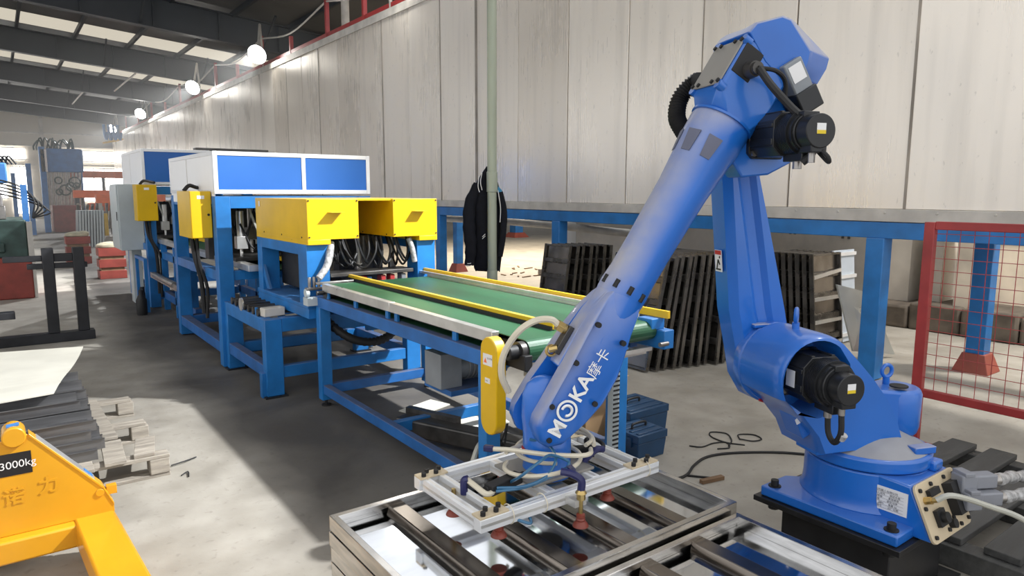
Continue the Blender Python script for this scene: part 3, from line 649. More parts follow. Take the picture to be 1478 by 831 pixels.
# small grey wrist motor under the cowl
sm_c = F(.52, .09, 2.00)
g = G(); g.obox(sm_c, U*.5+Z*.85, N, Z*-.5+U*.85, (.065, .036, .04)); g.done('wrist_motor', 'motor_grey', eb, bev=.006)
g = G(); g.obox(sm_c+(U*.5+Z*.85).normalized()*.02+N*.0365, U*.5+Z*.85, N, Z*-.5+U*.85, (.03, .0012, .028)); g.done('motor_label', 'label_white', eb)
g = G(); g.obox(sm_c-(U*.5+Z*.85).normalized()*.085, U*.5+Z*.85, N, Z*-.5+U*.85, (.04, .045, .046)); g.done('motor_head', 'motor_black', eb, bev=.005)
g = G(); g.tube([E(-.15, .055, .15), E(-.17, .0, .17), E(-.17, -.06, .15), E(-.12, -.11, .13)], .008, 8); g.done('motor_cable', 'rubber', eb)
g = G(); g.tube([E(-.15, .05, .15), E(-.11, -.0, .19), F(.62, .23, 1.88), F(.575, .30, 1.80), F(.58, .29, 1.73), F(.60, .27, 1.70)], .0135, 8); g.done('motor_cable', 'rubber', em)
g = G(); g.tube([F(.585, .30, 1.76), F(.56, .34, 1.72), F(.55, .335, 1.70), F(.555, .29, 1.735)], .007, 8); g.done('motor_cable', 'rubber', em)
# corrugated hose on the far side
g = G(); pts = [E(-.10, .09, -.10), E(-.12, .10, -.17), E(-.05, .11, -.20), E(.03, .09, -.18), E(.08, .05, -.13)]
g.tube(pts, .032, 10, 14, radii=lambda t: .031+.004*(1 if int(t*56) % 2 else -1)); g.done('corrugated_hose', 'rubber', eb)
# forearm tube (round, tapering) and flared end
def er(s, a, b, n=32, off=0.0):                                      # ellipse ring: a across (l), b along h
    return [E(s, off+b*math.sin(2*math.pi*i/n), a*math.cos(2*math.pi*i/n)) for i in range(n)]
g = G(); g.loft([er(.01, .10, .103), er(.035, .112, .112), er(.10, .110, .110), er(.16, .104, .104), er(.30, .095, .092), er(.55, .089, .086), er(.66, .090, .086), er(.72, .096, .090), er(.755, .092, .088)])
fa = g.done('forearm', 'robot_dusty', rob, ang=35)
g = G()
for i in range(10): a = 2*math.pi*i/10+.2; p = E(.715, .088*math.sin(a), .094*math.cos(a)); g.cyl(p-ax_w*.01, p+ax_w*.02, .0095, n=8)
done_each(g, 'flange_bolt', 'rubber', fa)
g = G()
for a in (.35, 1.1, 1.9, 2.7):
    p = E(.13, .108*math.sin(a), .108*math.cos(a)); nrm = (nx_w*math.sin(a)+N*math.cos(a)); sd = (nx_w*math.cos(a)-N*math.sin(a))
    g.hexa([p-sd*.026-ax_w*.02, p+sd*.026-ax_w*.02, p+sd*.018+ax_w*.06-nrm*.006, p-sd*.018+ax_w*.06-nrm*.006], [p-sd*.026-ax_w*.02+nrm*.004, p+sd*.026-ax_w*.02+nrm*.004, p+sd*.018+ax_w*.06-nrm*.004, p-sd*.018+ax_w*.06-nrm*.004])
done_each(g, 'bolt_pocket', 'pocket', fa)
g = G(); g.lathe([(.116, -.004), (.116, .004)], E(.02, 0, 0), ax_w, 36); g.done('seam_ring', BL, fa)
# wrist housing: two cheeks with a slot between them, plus a solid root
S5 = 1.262                                                              # station of the wrist axis
def cheek(l0, l1, inner):
    bot = [(1.20, -.082), (1.11, -.102), (1.0, -.100), (.92, -.082), (.85, -.070), (.775, -.068), (.70, -.045)]
    if inner: return [(.70, .045), (.775, .076), (.85, .092), (.93, .098), (1.08, .108), (1.18, .118), (1.278, .118), (1.316, .104), (1.345, .066), (1.345, -.01), (1.305, -.050)]+bot
    out = [(.70, .045), (.775, .076), (.85, .090), (.93, .094), (1.05, .088), (1.18, .085), (1.262, .084), (1.30, .073), (1.333, .032), (1.336, -.005), (1.305, -.045)]+bot
    return out
out = cheek(0, 0, False); outf = cheek(0, 0, True)
def wr(l, k=1.0): return [E(1.05+(s-1.05)*(k if s > .9 else 1-(1-k)*.3), h*k, l*min(1.0, .45+.55*max(0, (s-.70)/.20))) for s, h in (out if l > 0 else outf)]
near = G(); near.loft([wr(.045, 1), wr(.088, 1), wr(.108, .98), wr(.119, .945), wr(.124, .89)])
wh = near.done('wrist_housing', 'robot_dusty', rob, ang=38)
g = G(); g.loft([wr(-.045, 1), wr(-.088, 1), wr(-.108, .98), wr(-.122, .93)]); g.done('far_cheek', 'robot_dusty', wh, ang=38)
root = [(s, h) for s, h in out if s < 1.0 and h > -2]
g = G(); rp_ = [(.745, .072), (.79, .080), (.85, .090), (.93, .095), (1.05, .094), (1.075, .088), (1.09, .02), (1.14, -.06), (1.15, -.095), (1.06, -.118), (.95, -.112), (.86, -.090), (.79, -.078), (.745, -.074)]
g.hexa([E(s, h, -.05) for s, h in rp_], [E(s, h, .05) for s, h in rp_]); g.loft([er(.72, .094, .088), er(.79, .092, .086), er(.88, .098, .092), er(1.0, .10, .088), er(1.06, .08, .07)])
g.done('wrist_root', 'robot_dusty', wh, bev=.004)
g = G()
for s, h in ((.88, .070), (.89, -.045), (1.03, .070), (1.12, -.068), (1.20, .066), (1.305, .012)): g.cyl(E(s, h, .112), E(s, h, .1285), .0098, n=12)
done_each(g, 'housing_bolt', 'rubber', wh)
# raised wordmark on the near cheek, reading up the forearm
ex = -ax_w; ey = V((0, 0, 0))+(N.cross(-ax_w))
WM = E(1.285, -0.016, .1252)
ey = N.cross(ex).normalized()
plane_text('M', .074, WM, ex, ey, 'wordmark_letter', 'print_white', wh, bold=.0018, lift=.001)
oc = WM+ex*.098+ey*.027
g = G(); g.loft([g.ring(oc+N*h, N, r, 40) for r, h in ((.030, .0), (.030, .002), (.038, .002), (.038, .0))], cap=False); g.done('wordmark_ring', 'print_white', wh)
g = G(); g.torus(oc+N*.001, N, .018, .005, 24, 4, 0.5, 5.2); g.done('wordmark_swirl', 'print_white', wh)
plane_text('KA', .074, WM+ex*.141, ex, ey, 'wordmark_letter', 'print_white', wh, bold=.0018, lift=.001)
plane_text('摩', .054, WM+ex*.238-ey*.004, ex, ey, 'wordmark_character', 'print_white', wh, lift=.001)
plane_text('卡', .054, WM+ex*.293-ey*.004, ex, ey, 'wordmark_character', 'print_white', wh, lift=.001)
# hose bracket on the forward-up face
g = G(); g.obox(E(.985, .106, -.0), ax_w, N, nx_w, (.055, .022, .010)); hb = g.done('hose_bracket', 'dark_steel', wh, bev=.003)
g = G(); g.cyl(E(.95, .110, .0), E(.95, .15, .0), .017, n=10); g.obox(E(.95, .14, 0), ax_w, N, nx_w, (.018, .016, .012)); g.cyl(E(1.02, .111, .012), E(1.04, .13, .0), .013, n=8); g.torus(E(1.04, .122, 0), N, .018, .006, 14, 6); done_each(g, 'brass_fitting', 'brass', hb)
g = G(); g.tube([E(.95, .145, 0), F(1.385, -.005, 1.155), F(1.44, -.02, 1.150), F(1.50, -.03, 1.11), F(1.545, -.05, 1.03), F(1.55, -.065, .95), F(1.52, -.08, .88)], .0125, 8); g.done('air_hose', 'hose_cream', hb)
# wrist unit hanging between the cheeks
J5 = E(S5, 0, 0)
g = G(); g.cyl(J5-N*.0445, J5+N*.0445, .072, n=32)
fr = [J5+ax_w*0]
g.loft([[J5+Z*zz+U*(uo+rad*math.cos(2*math.pi*i/28))+N*(rad2*math.sin(2*math.pi*i/28)) for i in range(28)] for zz, rad, rad2, uo in ((.165, .012, .010, .016), (.158, .036, .026, .016), (.140, .060, .037, .016), (.105, .077, .0435, .015), (.02, .086, .0445, .010), (-.05, .088, .07, .0), (-.10, .088, .086, .0), (-.155, .086, .086, .0), (-.165, .088, .088, .0), (-.20, .088, .088, .0))])
wu = g.done('wrist_unit', BL, rob, ang=35)
fc = J5-Z*.20
g = G(); g.cyl(fc, fc-Z*.018, .062, n=28); fl = g.done('tool_flange', 'dark_steel', rob)
g = G(); g.obox(J5-Z*.10+U*.089, N, Z, U, (.018, .006, .001)); g.done('red_sticker', 'label_red', wu)
FC = (fc-Z*.018)

# connectors, cables and hose at the rear of the base
def conn(a, b, label, pts):
    t = thing('cable_connector', label, 'connector', PP(a, b, .05), 'heavy connectors at the robot base')
    d = V((.90, -.42, -.03)).normalized(); sd = d.cross(Z).normalized(); o = PP(a, b, .045)
    g = G(); g.obox(o+d*.035, d, sd, Z, (.035, .030, .034)); g.obox(o+d*.11+Z*.004, d, sd, Z, (.055, .026, .027)); g.done('hood', 'conn_grey', t, bev=.006)
    g = G(); g.obox(o+d*.03+Z*.038, d, sd, Z, (.022, .033, .008)); g.done('latch', 'conn_grey', t, bev=.003)
    g = G(); g.cyl(o+d*.16, o+d*.19, .022, n=12); g.done('gland', 'steel', t)
    g = G(); q = o+d*.185; g.tube([q]+[V(p) for p in pts], .024, 9, 8, radii=lambda t_: .023+.004*math.sin(t_*60)); g.done('wrapped_cable', 'clear_wrap', t)
conn(.085, .060, 'grey connector hood on the robot base with film wrapped cable, rear of the two', [(3.27, .93, .455), (3.42, .86, .42), (3.6, .72, .33), (3.75, .45, .2), (3.9, .1, .06)])
conn(.075, -.005, 'grey connector hood on the robot base with film wrapped cable, nearer of the two', [(3.22, .86, .42), (3.36, .78, .385), (3.5, .64, .28), (3.6, .4, .15), (3.7, .0, .05)])
g = G(); g.tube([PP(-.125, .045, .055), PP(-.09, .05, .10), (2.86, .90, .455), (2.96, .80, .40), (3.02, .68, .27), (3.05, .55, .12), (3.07, .3, .03)], .0105, 8); tag(g.done('air_hose', 'hose_clear'), 'milky air hose drooping from the beige plate at the robot base', 'hose')
# pedestal
t = thing('robot_pedestal', 'black steel pedestal with a wide plate under the blue robot', 'pedestal', (J.x, J.y, 0))
g = G(); g.box(2.50, 3.16, 1.04, 1.64, 0.302, 0.325); g.done('top_plate', 'ped_black', t, bev=.002)
g = G(); g.box(2.60, 3.06, 1.115, 1.565, 0.012, 0.302); g.done('column', 'ped_black', t, bev=.006)
g = G(); g.box(2.52, 3.14, 1.06, 1.62, 0, 0.014); g.done('foot_plate', 'ped_black', t)

# ================================================================== GRIPPER
GZ0, GZ1 = .568, .610
gr = thing('vacuum_gripper', 'white aluminium vacuum gripper frame with red suction cups over the pans', 'gripper', (1.52, 1.855, .50))
def rail(x0, x1, y0, y1, name='frame_rail'):
    g = G(); g.box(x0, x1, y0, y1, GZ0, GZ1); o = g.done(name, 'white_alu', gr, bev=.002)
    L = G()
    if x1-x0 > y1-y0:
        for yy in (y0-.0006, y1-.0006): L.box(x0+.002, x1-.002, yy, yy+.0012, .584, .594)
        L.box(x0+.002, x1-.002, (y0+y1)/2-.004, (y0+y1)/2+.004, GZ1-.0005, GZ1+.0007)
    else:
        for xx in (x0-.0006, x1-.0006): L.box(xx, xx+.0012, y0+.002, y1-.002, .584, .594)
        L.box((x0+x1)/2-.004, (x0+x1)/2+.004, y0+.002, y1-.002, GZ1-.0005, GZ1+.0007)
    L.done('slot', 'alu', o)
rail(1.105, 1.905, 1.650, 1.690); rail(1.105, 1.905, 2.030, 2.070)
rail(1.115, 1.143, 1.690, 2.030); rail(1.180, 1.204, 1.690, 2.030)
rail(1.838, 1.866, 1.690, 2.030); rail(1.770, 1.795, 1.690, 2.030)
rail(1.40, 1.435, 1.690, 2.030); rail(1.605, 1.64, 1.690, 2.030)
for x0, x1, y0, y1 in ((1.105, 1.215, 1.652, 1.70), (1.105, 1.215, 2.02, 2.068), (1.765, 1.90, 1.652, 1.70), (1.765, 1.90, 2.02, 2.068)):
    g = G(); g.box(x0, x1, y0, y1, GZ1, GZ1+.007); c = g.done('corner_plate', 'beige_metal', gr, bev=.001)
    g = G()
    for k in range(4): xx = x0+.018+(x1-x0-.036)*k/3; yy = y0+.012+(.024 if k % 2 else 0); g.cyl((xx, yy, GZ1+.006), (xx, yy, GZ1+.02), .0085, n=10)
    done_each(g, 'socket_screw', 'rubber', c)
g = G(); g.box(1.38, 1.66, 1.74, 1.97, GZ1, GZ1+.010); g.done('mounting_plate', 'grey_plate', gr, bev=.002)
cups = [(1.212, 1.705, 0), (1.469, 1.600, 1), (1.685, 1.697, 0), (1.44, 2.008, 0), (1.174, 1.918, 0), (1.72, 2.03, 0)]
for i, (x, y, tall) in enumerate(cups):
    z0 = .508
    g = G(); g.lathe([(.008, .044), (.014, .041), (.015, .031), (.012, .028), (.016, .023), (.014, .018), (.021, .012), (.026, .004), (.027, .0), (.021, .002)], (x, y, z0), (0, 0, 1), 22); c = g.done('suction_cup', 'cup_red', gr)
    g = G(); top = .640 if tall else .60; g.cyl((x, y, z0+.04), (x, y, top), .0075, n=10)
    if tall: g.cyl((x, y, .60), (x, y, .622), .015, n=8); g.cyl((x, y, .622), (x, y, .634), .02, .012, n=10)
    g.done('stem', 'brass', c)
    if tall:
        g = G(); g.tube([(x, y, .63), (x, y, .665), (x-.02, y+.02, .685), (x-.045, y+.05, .69)], .013, 8); g.done('elbow_fitting', 'navy_plastic', c)
        g = G(); g.box(x-.025, x+.025, y, 1.652, .575, .60); g.done('cup_bracket', 'alu', c)
# fittings, valves and hoses on the frame
g = G(); g.obox((1.30, 1.80, .628), (1, .2, 0), (-.2, 1, 0), Z, (.075, .02, .018)); g.cyl((1.22, 1.79, .63), (1.40, 1.82, .63), .011, n=8); g.done('vacuum_valve', 'rubber', gr, bev=.003)
g = G(); g.obox((1.70, 1.86, .63), (1, -.5, 0), (.5, 1, 0), Z, (.05, .022, .018)); g.done('vacuum_valve', 'rubber', gr, bev=.003)
for pts in ([(1.18, 1.86, .60), (1.18, 1.86, .645), (1.19, 1.85, .655)], [(1.66, 1.80, .62), (1.70, 1.78, .66), (1.74, 1.78, .655)], [(1.52, 1.70, .65), (1.49, 1.68, .675), (1.46, 1.66, .68)]):
    g = G(); g.tube(pts, .013, 8); g.done('push_fitting', 'navy_plastic', gr)
g = G(); g.torus((1.745, 1.83, .66), (.1, -.3, 1), .035, .008, 22, 8); g.done('black_loop', 'rubber', gr)
CX, CY = FC.x, FC.y
def loop(R, z0, z1, a0, a1, dx=0, dy=0, n=12, el=.8):
    return [(CX+dx+R*math.cos(a0+(a1-a0)*i/n), CY+dy+R*el*math.sin(a0+(a1-a0)*i/n), z0+(z1-z0)*i/n) for i in range(n+1)]
for nm, m, r, pts in (
    ('coil_hose', 'hose_cream', .0078, loop(.145, .650, .69, 2.2, 8.6, -.055, -.045, 18)),
    ('coil_hose', 'hose_cream', .0078, loop(.15, .70, .66, -1.2, 4.2, .05, .02, 14)),
    ('coil_hose', 'hose_cream', .0075, loop(.14, .69, .74, -.9, 1.9, .06, .03, 8, 1.1)),
    ('cross_hose', 'hose_cream', .0085, [(1.345, 1.925, .70), (1.385, 1.875, .703), (1.455, 1.765, .705), (1.545, 1.700, .70), (1.60, 1.70, .695), (1.66, 1.76, .68)]),
    ('cross_hose', 'hose_cream', .0095, [(1.19, 1.86, .65), (1.195, 1.81, .64), (1.21, 1.77, .625), (1.25, 1.78, .622)]),
    ('vacuum_tube', 'hose_blue', .0052, [(1.25, 1.77, .635), (1.32, 1.72, .64), (1.40, 1.70, .66), (1.47, 1.73, .70), (1.48, 1.80, .73), (1.44, 1.84, .74)]),
    ('vacuum_tube', 'hose_blue', .0052, [(1.32, 1.79, .63), (1.30, 1.70, .69), (1.36, 1.68, .73), (1.44, 1.72, .72), (1.50, 1.70, .69), (1.455, 1.66, .685)]),
    ('vacuum_tube', 'hose_blue', .0052, [(1.24, 1.76, .63), (1.33, 1.72, .635), (1.42, 1.70, .655), (1.48, 1.69, .675)]),
    ('vacuum_tube', 'hose_blue', .0052, [(1.24, 1.66, .575), (1.28, 1.63, .56), (1.30, 1.66, .565), (1.30, 1.70, .60)])):
    g = G(); g.tube(pts, r, 8); g.done(nm, m, gr)
g = G(); g.obox((1.335, 1.94, .70), (1, -1.4, 0), (1.4, 1, 0), Z, (.018, .011, .011)); g.done('push_fitting', 'navy_plastic', gr, bev=.004)
for x in (1.225, 1.845, 1.36): g = G(); g.torus((x, 1.67, .592), (1, 0, 0), .031, .0022, 16, 4); g.done('cable_tie', 'hose_cream', gr)

# ================================================================== STEEL PANS
PX, PY, PH = 1.222, .765, .052
def make_pan(name, label, cat, loc, sheet='pan_sheet', rim='pan_rim', group=None, ndiv=4, sy=1.0, divm=None):
    t = thing(name, label, cat, loc, group); o = V(loc); py = PY*sy
    def bx(g, x0, x1, y0, y1, z0, z1): g.box(o.x+x0, o.x+x1, o.y+y0, o.y+y1, o.z+z0, o.z+z1)
    g = G(); bx(g, .004, PX-.004, .004, py-.004, 0, .004); g.done('sheet', sheet, t)
    for k in range(4):
        g = G()
        if k < 2:
            y0 = 0 if k == 0 else py-.003; bx(g, 0, PX, y0, y0+.003, 0, PH)
            y1 = 0 if k == 0 else py-.024; bx(g, 0, PX, y1, y1+.024, PH-.003, PH)
            y2 = .021 if k == 0 else py-.024; bx(g, .02, PX-.02, y2, y2+.003, PH-.022, PH-.002)
        else:
            x0 = 0 if k == 2 else PX-.003; bx(g, x0, x0+.003, .003, py-.003, 0, PH)
            x1 = 0 if k == 2 else PX-.024; bx(g, x1, x1+.024, .02, py-.02, PH-.003, PH-.0005)
        g.done('rim', rim, t, bev=.0012)
    for i in range(ndiv):
        x = PX*(i+1)/(ndiv+1); g = G(); q = lambda a, z: (o.x+x+a, z)
        pf = [(-.040, .004), (-.034, .032), (-.030, .036), (.026, .036), (.030, .032), (.038, .004)]
        g.hexa([(o.x+x+a, o.y+.024, o.z+z) for a, z in pf], [(o.x+x+a, o.y+py-.024, o.z+z) for a, z in pf])
        g.done('divider', divm or 'pan_div', t, bev=.0015)
    return t
X0, Y0 = .833, 1.413
top = make_pan('steel_pan', 'shiny divided steel pan topmost on the stack under the gripper', 'steel pan', (X0, Y0, .448), group='stacked steel pans')
for i in range(8):
    z = .448-.056*(i+1)
    d = dup(top, (X0+R_.uniform(-.004, .004), Y0+R_.uniform(-.004, .004), z), label='shiny steel pan %s in the stack under the gripper' % ('just below the topmost one', 'second below the topmost', 'third below the topmost', 'fourth below the topmost', 'fifth below the topmost', 'sixth below the topmost', 'seventh below the topmost', 'lowest on the floor')[i])
    for ch in list(d.children):
        if ch.name.startswith('divider'): bpy.data.objects.remove(ch)
zt = .416
for i in range(8):
    z = zt-.056*i
    if z < -.01: break
    d = dup(top, (X0-.01+R_.uniform(-.004, .004) if i else X0-.014, .636 if i == 0 else .636+R_.uniform(-.004, .004), max(z, .0)), label='steel pan %s in the nearer stack, bottom right' % ('topmost', 'second from top', 'third from top', 'fourth from top', 'fifth from top', 'sixth from top', 'seventh from top', 'lowest')[i], group='nearer stack of steel pans')
# stored pans leaning on edge
ref = make_pan('stored_pan', 'stored', 'steel pan', (0, 0, 0), 'pan_dull', 'pan_edge_dark', divm='pan_edge_dark')
def lean(pos, ang, sc=.86, rzz=0, label='', group='', sy=1.0, first=[True]):
    # pan local: x long, y wide, z opening. Stand long side up, opening toward -X (rzz rotates about Z)
    ex_, ey_, ez_ = V((math.sin(ang), 0, math.cos(ang))), V((0, 1, 0)), V((-math.cos(ang), 0, math.sin(ang)))
    Mr = Matrix((ex_, ey_, ez_)).transposed(); Mr = Matrix.Rotation(rzz, 3, 'Z') @ Mr
    o = ref if first[0] else copy_tree(ref)
    first[0] = False
    o.location = pos; o.rotation_euler = Mr.to_euler(); o.scale = (sc, sc*sy, sc); o['label'] = label; o['group'] = group
    return o
ordn = ['frontmost', 'second', 'third', 'fourth', 'fifth', 'sixth', 'seventh', 'eighth', 'ninth', 'rearmost']
xx = 4.58
for i in range(10):
    a = math.radians(13.5-i*1.05+R_.uniform(-.6, .6)); lean((xx, 4.12+R_.uniform(-.03, .03)-i*.022, .01), a, .85, 0, 'dark steel pan leaning behind the robot forearm, %s of the long row' % ordn[i], 'pans leaning in the long row'); xx += .093
xx = 5.36
for i in range(7):
    a = math.radians(9-i*.9+R_.uniform(-.5, .5)); lean((xx, 6.22+R_.uniform(-.02, .02)-i*.045, .01), a, .79, 0, 'dark steel pan leaning by the blue post beyond the belt, %s of the short row' % ordn[i], 'pans leaning beyond the belt', .78); xx += .085
yy = 3.50
for i in range(7):
    a = math.radians(5); lean((6.67-.005*i, yy, .01), a, .83, math.pi/2, 'steel pan with painted highlights beside the right blue post, %s of its stack' % ordn[i], 'pans stacked behind the upper arm', .80); yy += .07
for i in range(3): lean((5.965, 3.95+i*.07, .01), math.radians(5), .83, math.pi/2, 'steel pan half hidden behind the blue upper arm, %s of three' % ordn[i], 'pans half hidden by the upper arm', .70)
# bars painting white divider highlights on the two frontmost pans of that group
for (x0, w_, yb) in ((6.16, .52, 3.50), (5.52, .45, 3.95)):
    for j, z in enumerate((.15, .37, .59, .80)):
        y = yb+.085*z-.015-.02
        tlt = .05 if j == 3 else 0
        g = G(); g.bar((x0-.0+.02, y, z-tlt*.0), (x0+w_-.02, y, z+.0+tlt), .018, .034); tag(g.done('painted_highlight', 'alu'), '%s pale bar across the steel pan %s' % (('lowest', 'second lowest', 'third', 'topmost slanted')[j], 'beside the right blue post' if x0 > 6 else 'half hidden by the upper arm'), 'bar')
t = tag(G().hexa([(6.98, 3.72, .02), (7.42, 3.72, .02), (7.42, 3.74, .02), (6.98, 3.74, .02)], [(6.98, 3.80, 1.0), (7.42, 3.80, 1.0), (7.42, 3.82, 1.0), (6.98, 3.82, 1.0)]).done('blue_white_sheet', 'crate_blue', bev=.002), 'pale blue ribbed sheet standing behind the tilted grey sheet', 'sheet')
for z in (.1, .45, .72, .96):
    g = G(); y = 3.72+.08*z-.012; g.box(6.98, 7.42, y-.012, y+.01, z-.018, z+.018); o = g.done('rib', 'white_alu', t)
g = G(); g.hexa([(6.40, 3.22, .12), (6.98, 3.10, .03), (6.98, 3.115, .03), (6.40, 3.235, .12)], [(6.14, 3.28, .77), (6.62, 3.22, .66), (6.62, 3.235, .66), (6.14, 3.295, .77)]); tag(g.done('leaning_sheet', 'stone_pale'), 'tilted plain grey metal sheet leaning behind the right blue post', 'sheet')
g = G(); g.obox((8.2, 9.0, .25), (1, .3, 0), (-.3, 1, 0), (.12, 0, 1), (.03, .12, .75)); tag(g.done('dark_prop', 'dark_steel', bev=.005), 'dark slanted strut beside the white upright left of the cement wall', 'strut')
g = G(); g.box(7.4, 7.6, 8.5, 8.62, 0, 1.35); tag(g.done('white_upright', 'white_alu', bev=.005), 'white upright at the left end of the cement wall', 'upright')
g = G(); g.box(8.4, 8.75, 10.2, 10.5, 0, .12); tag(g.done('wood_block', 'wood', bev=.01), 'brown wooden block on the bright floor under the tank', 'wood block')

# ================================================================== BELT CONVEYOR
cv = thing('belt_conveyor', 'long green belt conveyor on a blue frame with yellow guide rails', 'conveyor', (2.33, 3.7, 0))
YA, YB = 2.40, 4.84
ZB = .93
g = G()
prof = [(YB, ZB)]+[(2.47-.052*math.sin(math.radians(a)), ZB-.052+.052*math.cos(math.radians(a))) for a in range(0, 181, 15)]+[(YB, ZB-.104)]
prof += [(YB, ZB-.100)]+[(2.47-.048*math.sin(math.radians(a)), ZB-.052+.048*math.cos(math.radians(a))) for a in range(180, -1, -15)]+[(YB, ZB-.004)]
n_ = len(prof)//2
for i in range(n_-1):
    a, b = prof[i], prof[i+1]; c, d = prof[len(prof)-2-i], prof[len(prof)-1-i]
    g.hexa([(1.895, a[0], a[1]), (1.895, b[0], b[1]), (1.895, c[0], c[1]), (1.895, d[0], d[1])], [(2.735, a[0], a[1]), (2.735, b[0], b[1]), (2.735, c[0], c[1]), (2.735, d[0], d[1])])
bmesh.ops.remove_doubles(g.bm, verts=g.bm.verts[:], dist=1e-5)
g.done('belt', 'belt', cv)
for y in (2.47, YB-.05):
    g = G(); g.cyl((1.86, y, ZB-.052), (2.79, y, ZB-.052), .046, n=20); g.cyl((1.80, y, ZB-.052), (2.83, y, ZB-.052), .016, n=10); g.done('roller', 'dark_steel', cv)
g = G(); g.box(1.92, 2.71, 2.56, 4.74, ZB-.075, ZB-.03); g.done('belt_bed', 'dark_steel', cv)
for y0, y1 in ((2.66, 3.74), (3.745, 4.815)):
    g = G(); g.box(1.85, 1.893, y0, y1, .885, .940); g.done('side_rail', 'alu', cv, bev=.002)
g = G(); g.box(2.735, 2.80, 2.60, 4.84, .89, .945); g.box(2.74, 2.765, 2.60, 5.1, .945, .965); o = g.done('side_rail', 'alu', cv, bev=.002)
g = G(); g.box(2.775, 2.797, 2.38, 5.1, .945, .985); g.done('guide_rail', 'rail_yellow', cv, bev=.002)
g = G(); g.box(2.135, 2.165, 2.55, 5.12, .935, .970); g.done('guide_rail', 'yellow', cv, bev=.002)
g = G(); g.box(2.125, 2.135, 2.55, 5.12, .930, .95); g.done('rail_foot', 'rubber', cv)
g = G(); g.box(2.135, 2.165, 5.14, 5.5, .935, .965); g.done('guide_rail', 'rail_yellow', cv)
# blue frame
for x in (1.845, 2.735):
    g = G(); g.box(x, x+.055, 2.60, 4.99, .755, .835); g.done('beam', 'blue_dirty', cv, bev=.004)
for x in (1.845, 2.725):
    for y in (2.70, 4.87):
        g = G(); g.box(x, x+.085 if x < 2 else x+.10, y, y+.075, .05, .76); L = g.done('leg', 'blue', cv, bev=.005)
        g = G(); g.cyl((x+.042, y+.037, .0), (x+.042, y+.037, .012), .035, n=14); g.cyl((x+.042, y+.037, .01), (x+.042, y+.037, .06), .011, n=8); g.done('levelling_foot', 'rubber', L)
    g = G(); g.box(x+.01, x+.06, 2.77, 4.87, .10, .17); g.done('lower_rail', 'blue_dirty', cv, bev=.004)
for y in (2.715, 3.8, 4.885):
    g = G(); g.box(1.905, 2.73, y, y+.05, .09, .165); g.done('cross_rail', 'blue_dirty' if y > 3.8 else 'blue', cv, bev=.004)
for y in (2.62, 3.75, 4.88):
    g = G(); g.box(1.90, 2.735, y, y+.055, .765, .83); g.done('cross_rail', 'blue', cv, bev=.004)
for x in (1.862, 2.745):
    for y in (2.685, 3.02, 3.68, 3.80, 4.27, 4.75):
        g = G(); g.box(x, x+.014, y-.02, y+.02, .835, .888); g.done('rail_support', 'blue', cv)
# bearing plates at the near end
g = G(); g.box(2.745, 2.82, 2.37, 2.60, .785, .885); g.box(2.70, 2.80, 2.42, 2.52, .885, .945); b = g.done('bearing_plate', 'blue', cv, bev=.004)
g = G()
for y, z in ((2.40, .80), (2.40, .86), (2.57, .80), (2.57, .86)): g.cyl((2.81, y, z), (2.832, y, z), .008, n=8)
g.cyl((2.70, 2.36, .82), (2.76, 2.36, .82), .012, n=10); g.cyl((2.82, 2.47, .86), (2.85, 2.47, .86), .02, n=12); done_each(g, 'bolt', 'steel', b)
g = G(); g.box(1.85, 1.895, 2.40, 2.62, .80, .87); g.cyl((1.80, 2.47, .878), (1.90, 2.47, .878), .034, n=16); g.done('bearing_block', 'rubber', cv, bev=.004)
g = G(); g.box(1.92, 2.72, 2.43, 2.46, .775, .795); g.box(1.92, 2.72, 2.47, 2.50, .75, .77); g.done('end_strip', 'alu', cv)
# drive guard: stadium in the YZ plane
def stad(y, z0, z1, r, n=9): return [(y+r*math.cos(math.pi*i/(n-1)), z1-r+r*math.sin(math.pi*i/(n-1))) for i in range(n)]+[(y-r*math.cos(math.pi*i/(n-1)), z0+r-r*math.sin(math.pi*i/(n-1))) for i in range(n)]
g = G(); g.prism(stad(2.590, .465, .935, .066), lambda a, b, d: V((d, a, b)), 1.78, 1.838); gd = g.done('drive_guard', 'yellow', cv, bev=.006)
g = G(); g.box(1.7785, 1.78, 2.556, 2.63, .80, .855); lb = g.done('warning_label', 'label_white', gd)
g = G(); g.hexa([(1.7776, 2.622, .812), (1.7776, 2.598, .812), (1.7776, 2.610, .835)], [(1.7784, 2.622, .812), (1.7784, 2.598, .812), (1.7784, 2.610, .835)]); g.done('warning_triangle', 'orange', lb)
plane_text('当心机械', .0105, (1.7784, 2.595, .832), (0, -1, 0), (0, 0, 1), 'warning_text', 'print_grey', lb)
g = G(); g.box(1.7785, 1.78, 2.575, 2.615, .715, .74); lb = g.done('small_label', 'label_white', gd)
plane_text('0000', .010, (1.7784, 2.608, .724), (0, -1, 0), (0, 0, 1), 'label_text', 'print_grey', lb)
# drive motor under the belt
g = G(); g.cyl((2.05, 3.35, .60), (2.42, 3.35, .60), .075, n=20)
for i in range(10): g.cyl((2.12+i*.028, 3.35, .60), (2.125+i*.028, 3.35, .60), .088, n=20)
g.box(1.92, 2.06, 3.26, 3.44, .50, .70); g.done('drive_motor', 'motor_grey', cv, bev=.004)
g = G(); g.box(1.95, 2.3, 3.2, 3.5, .47, .50); g.done('motor_shelf', 'blue_dirty', cv)
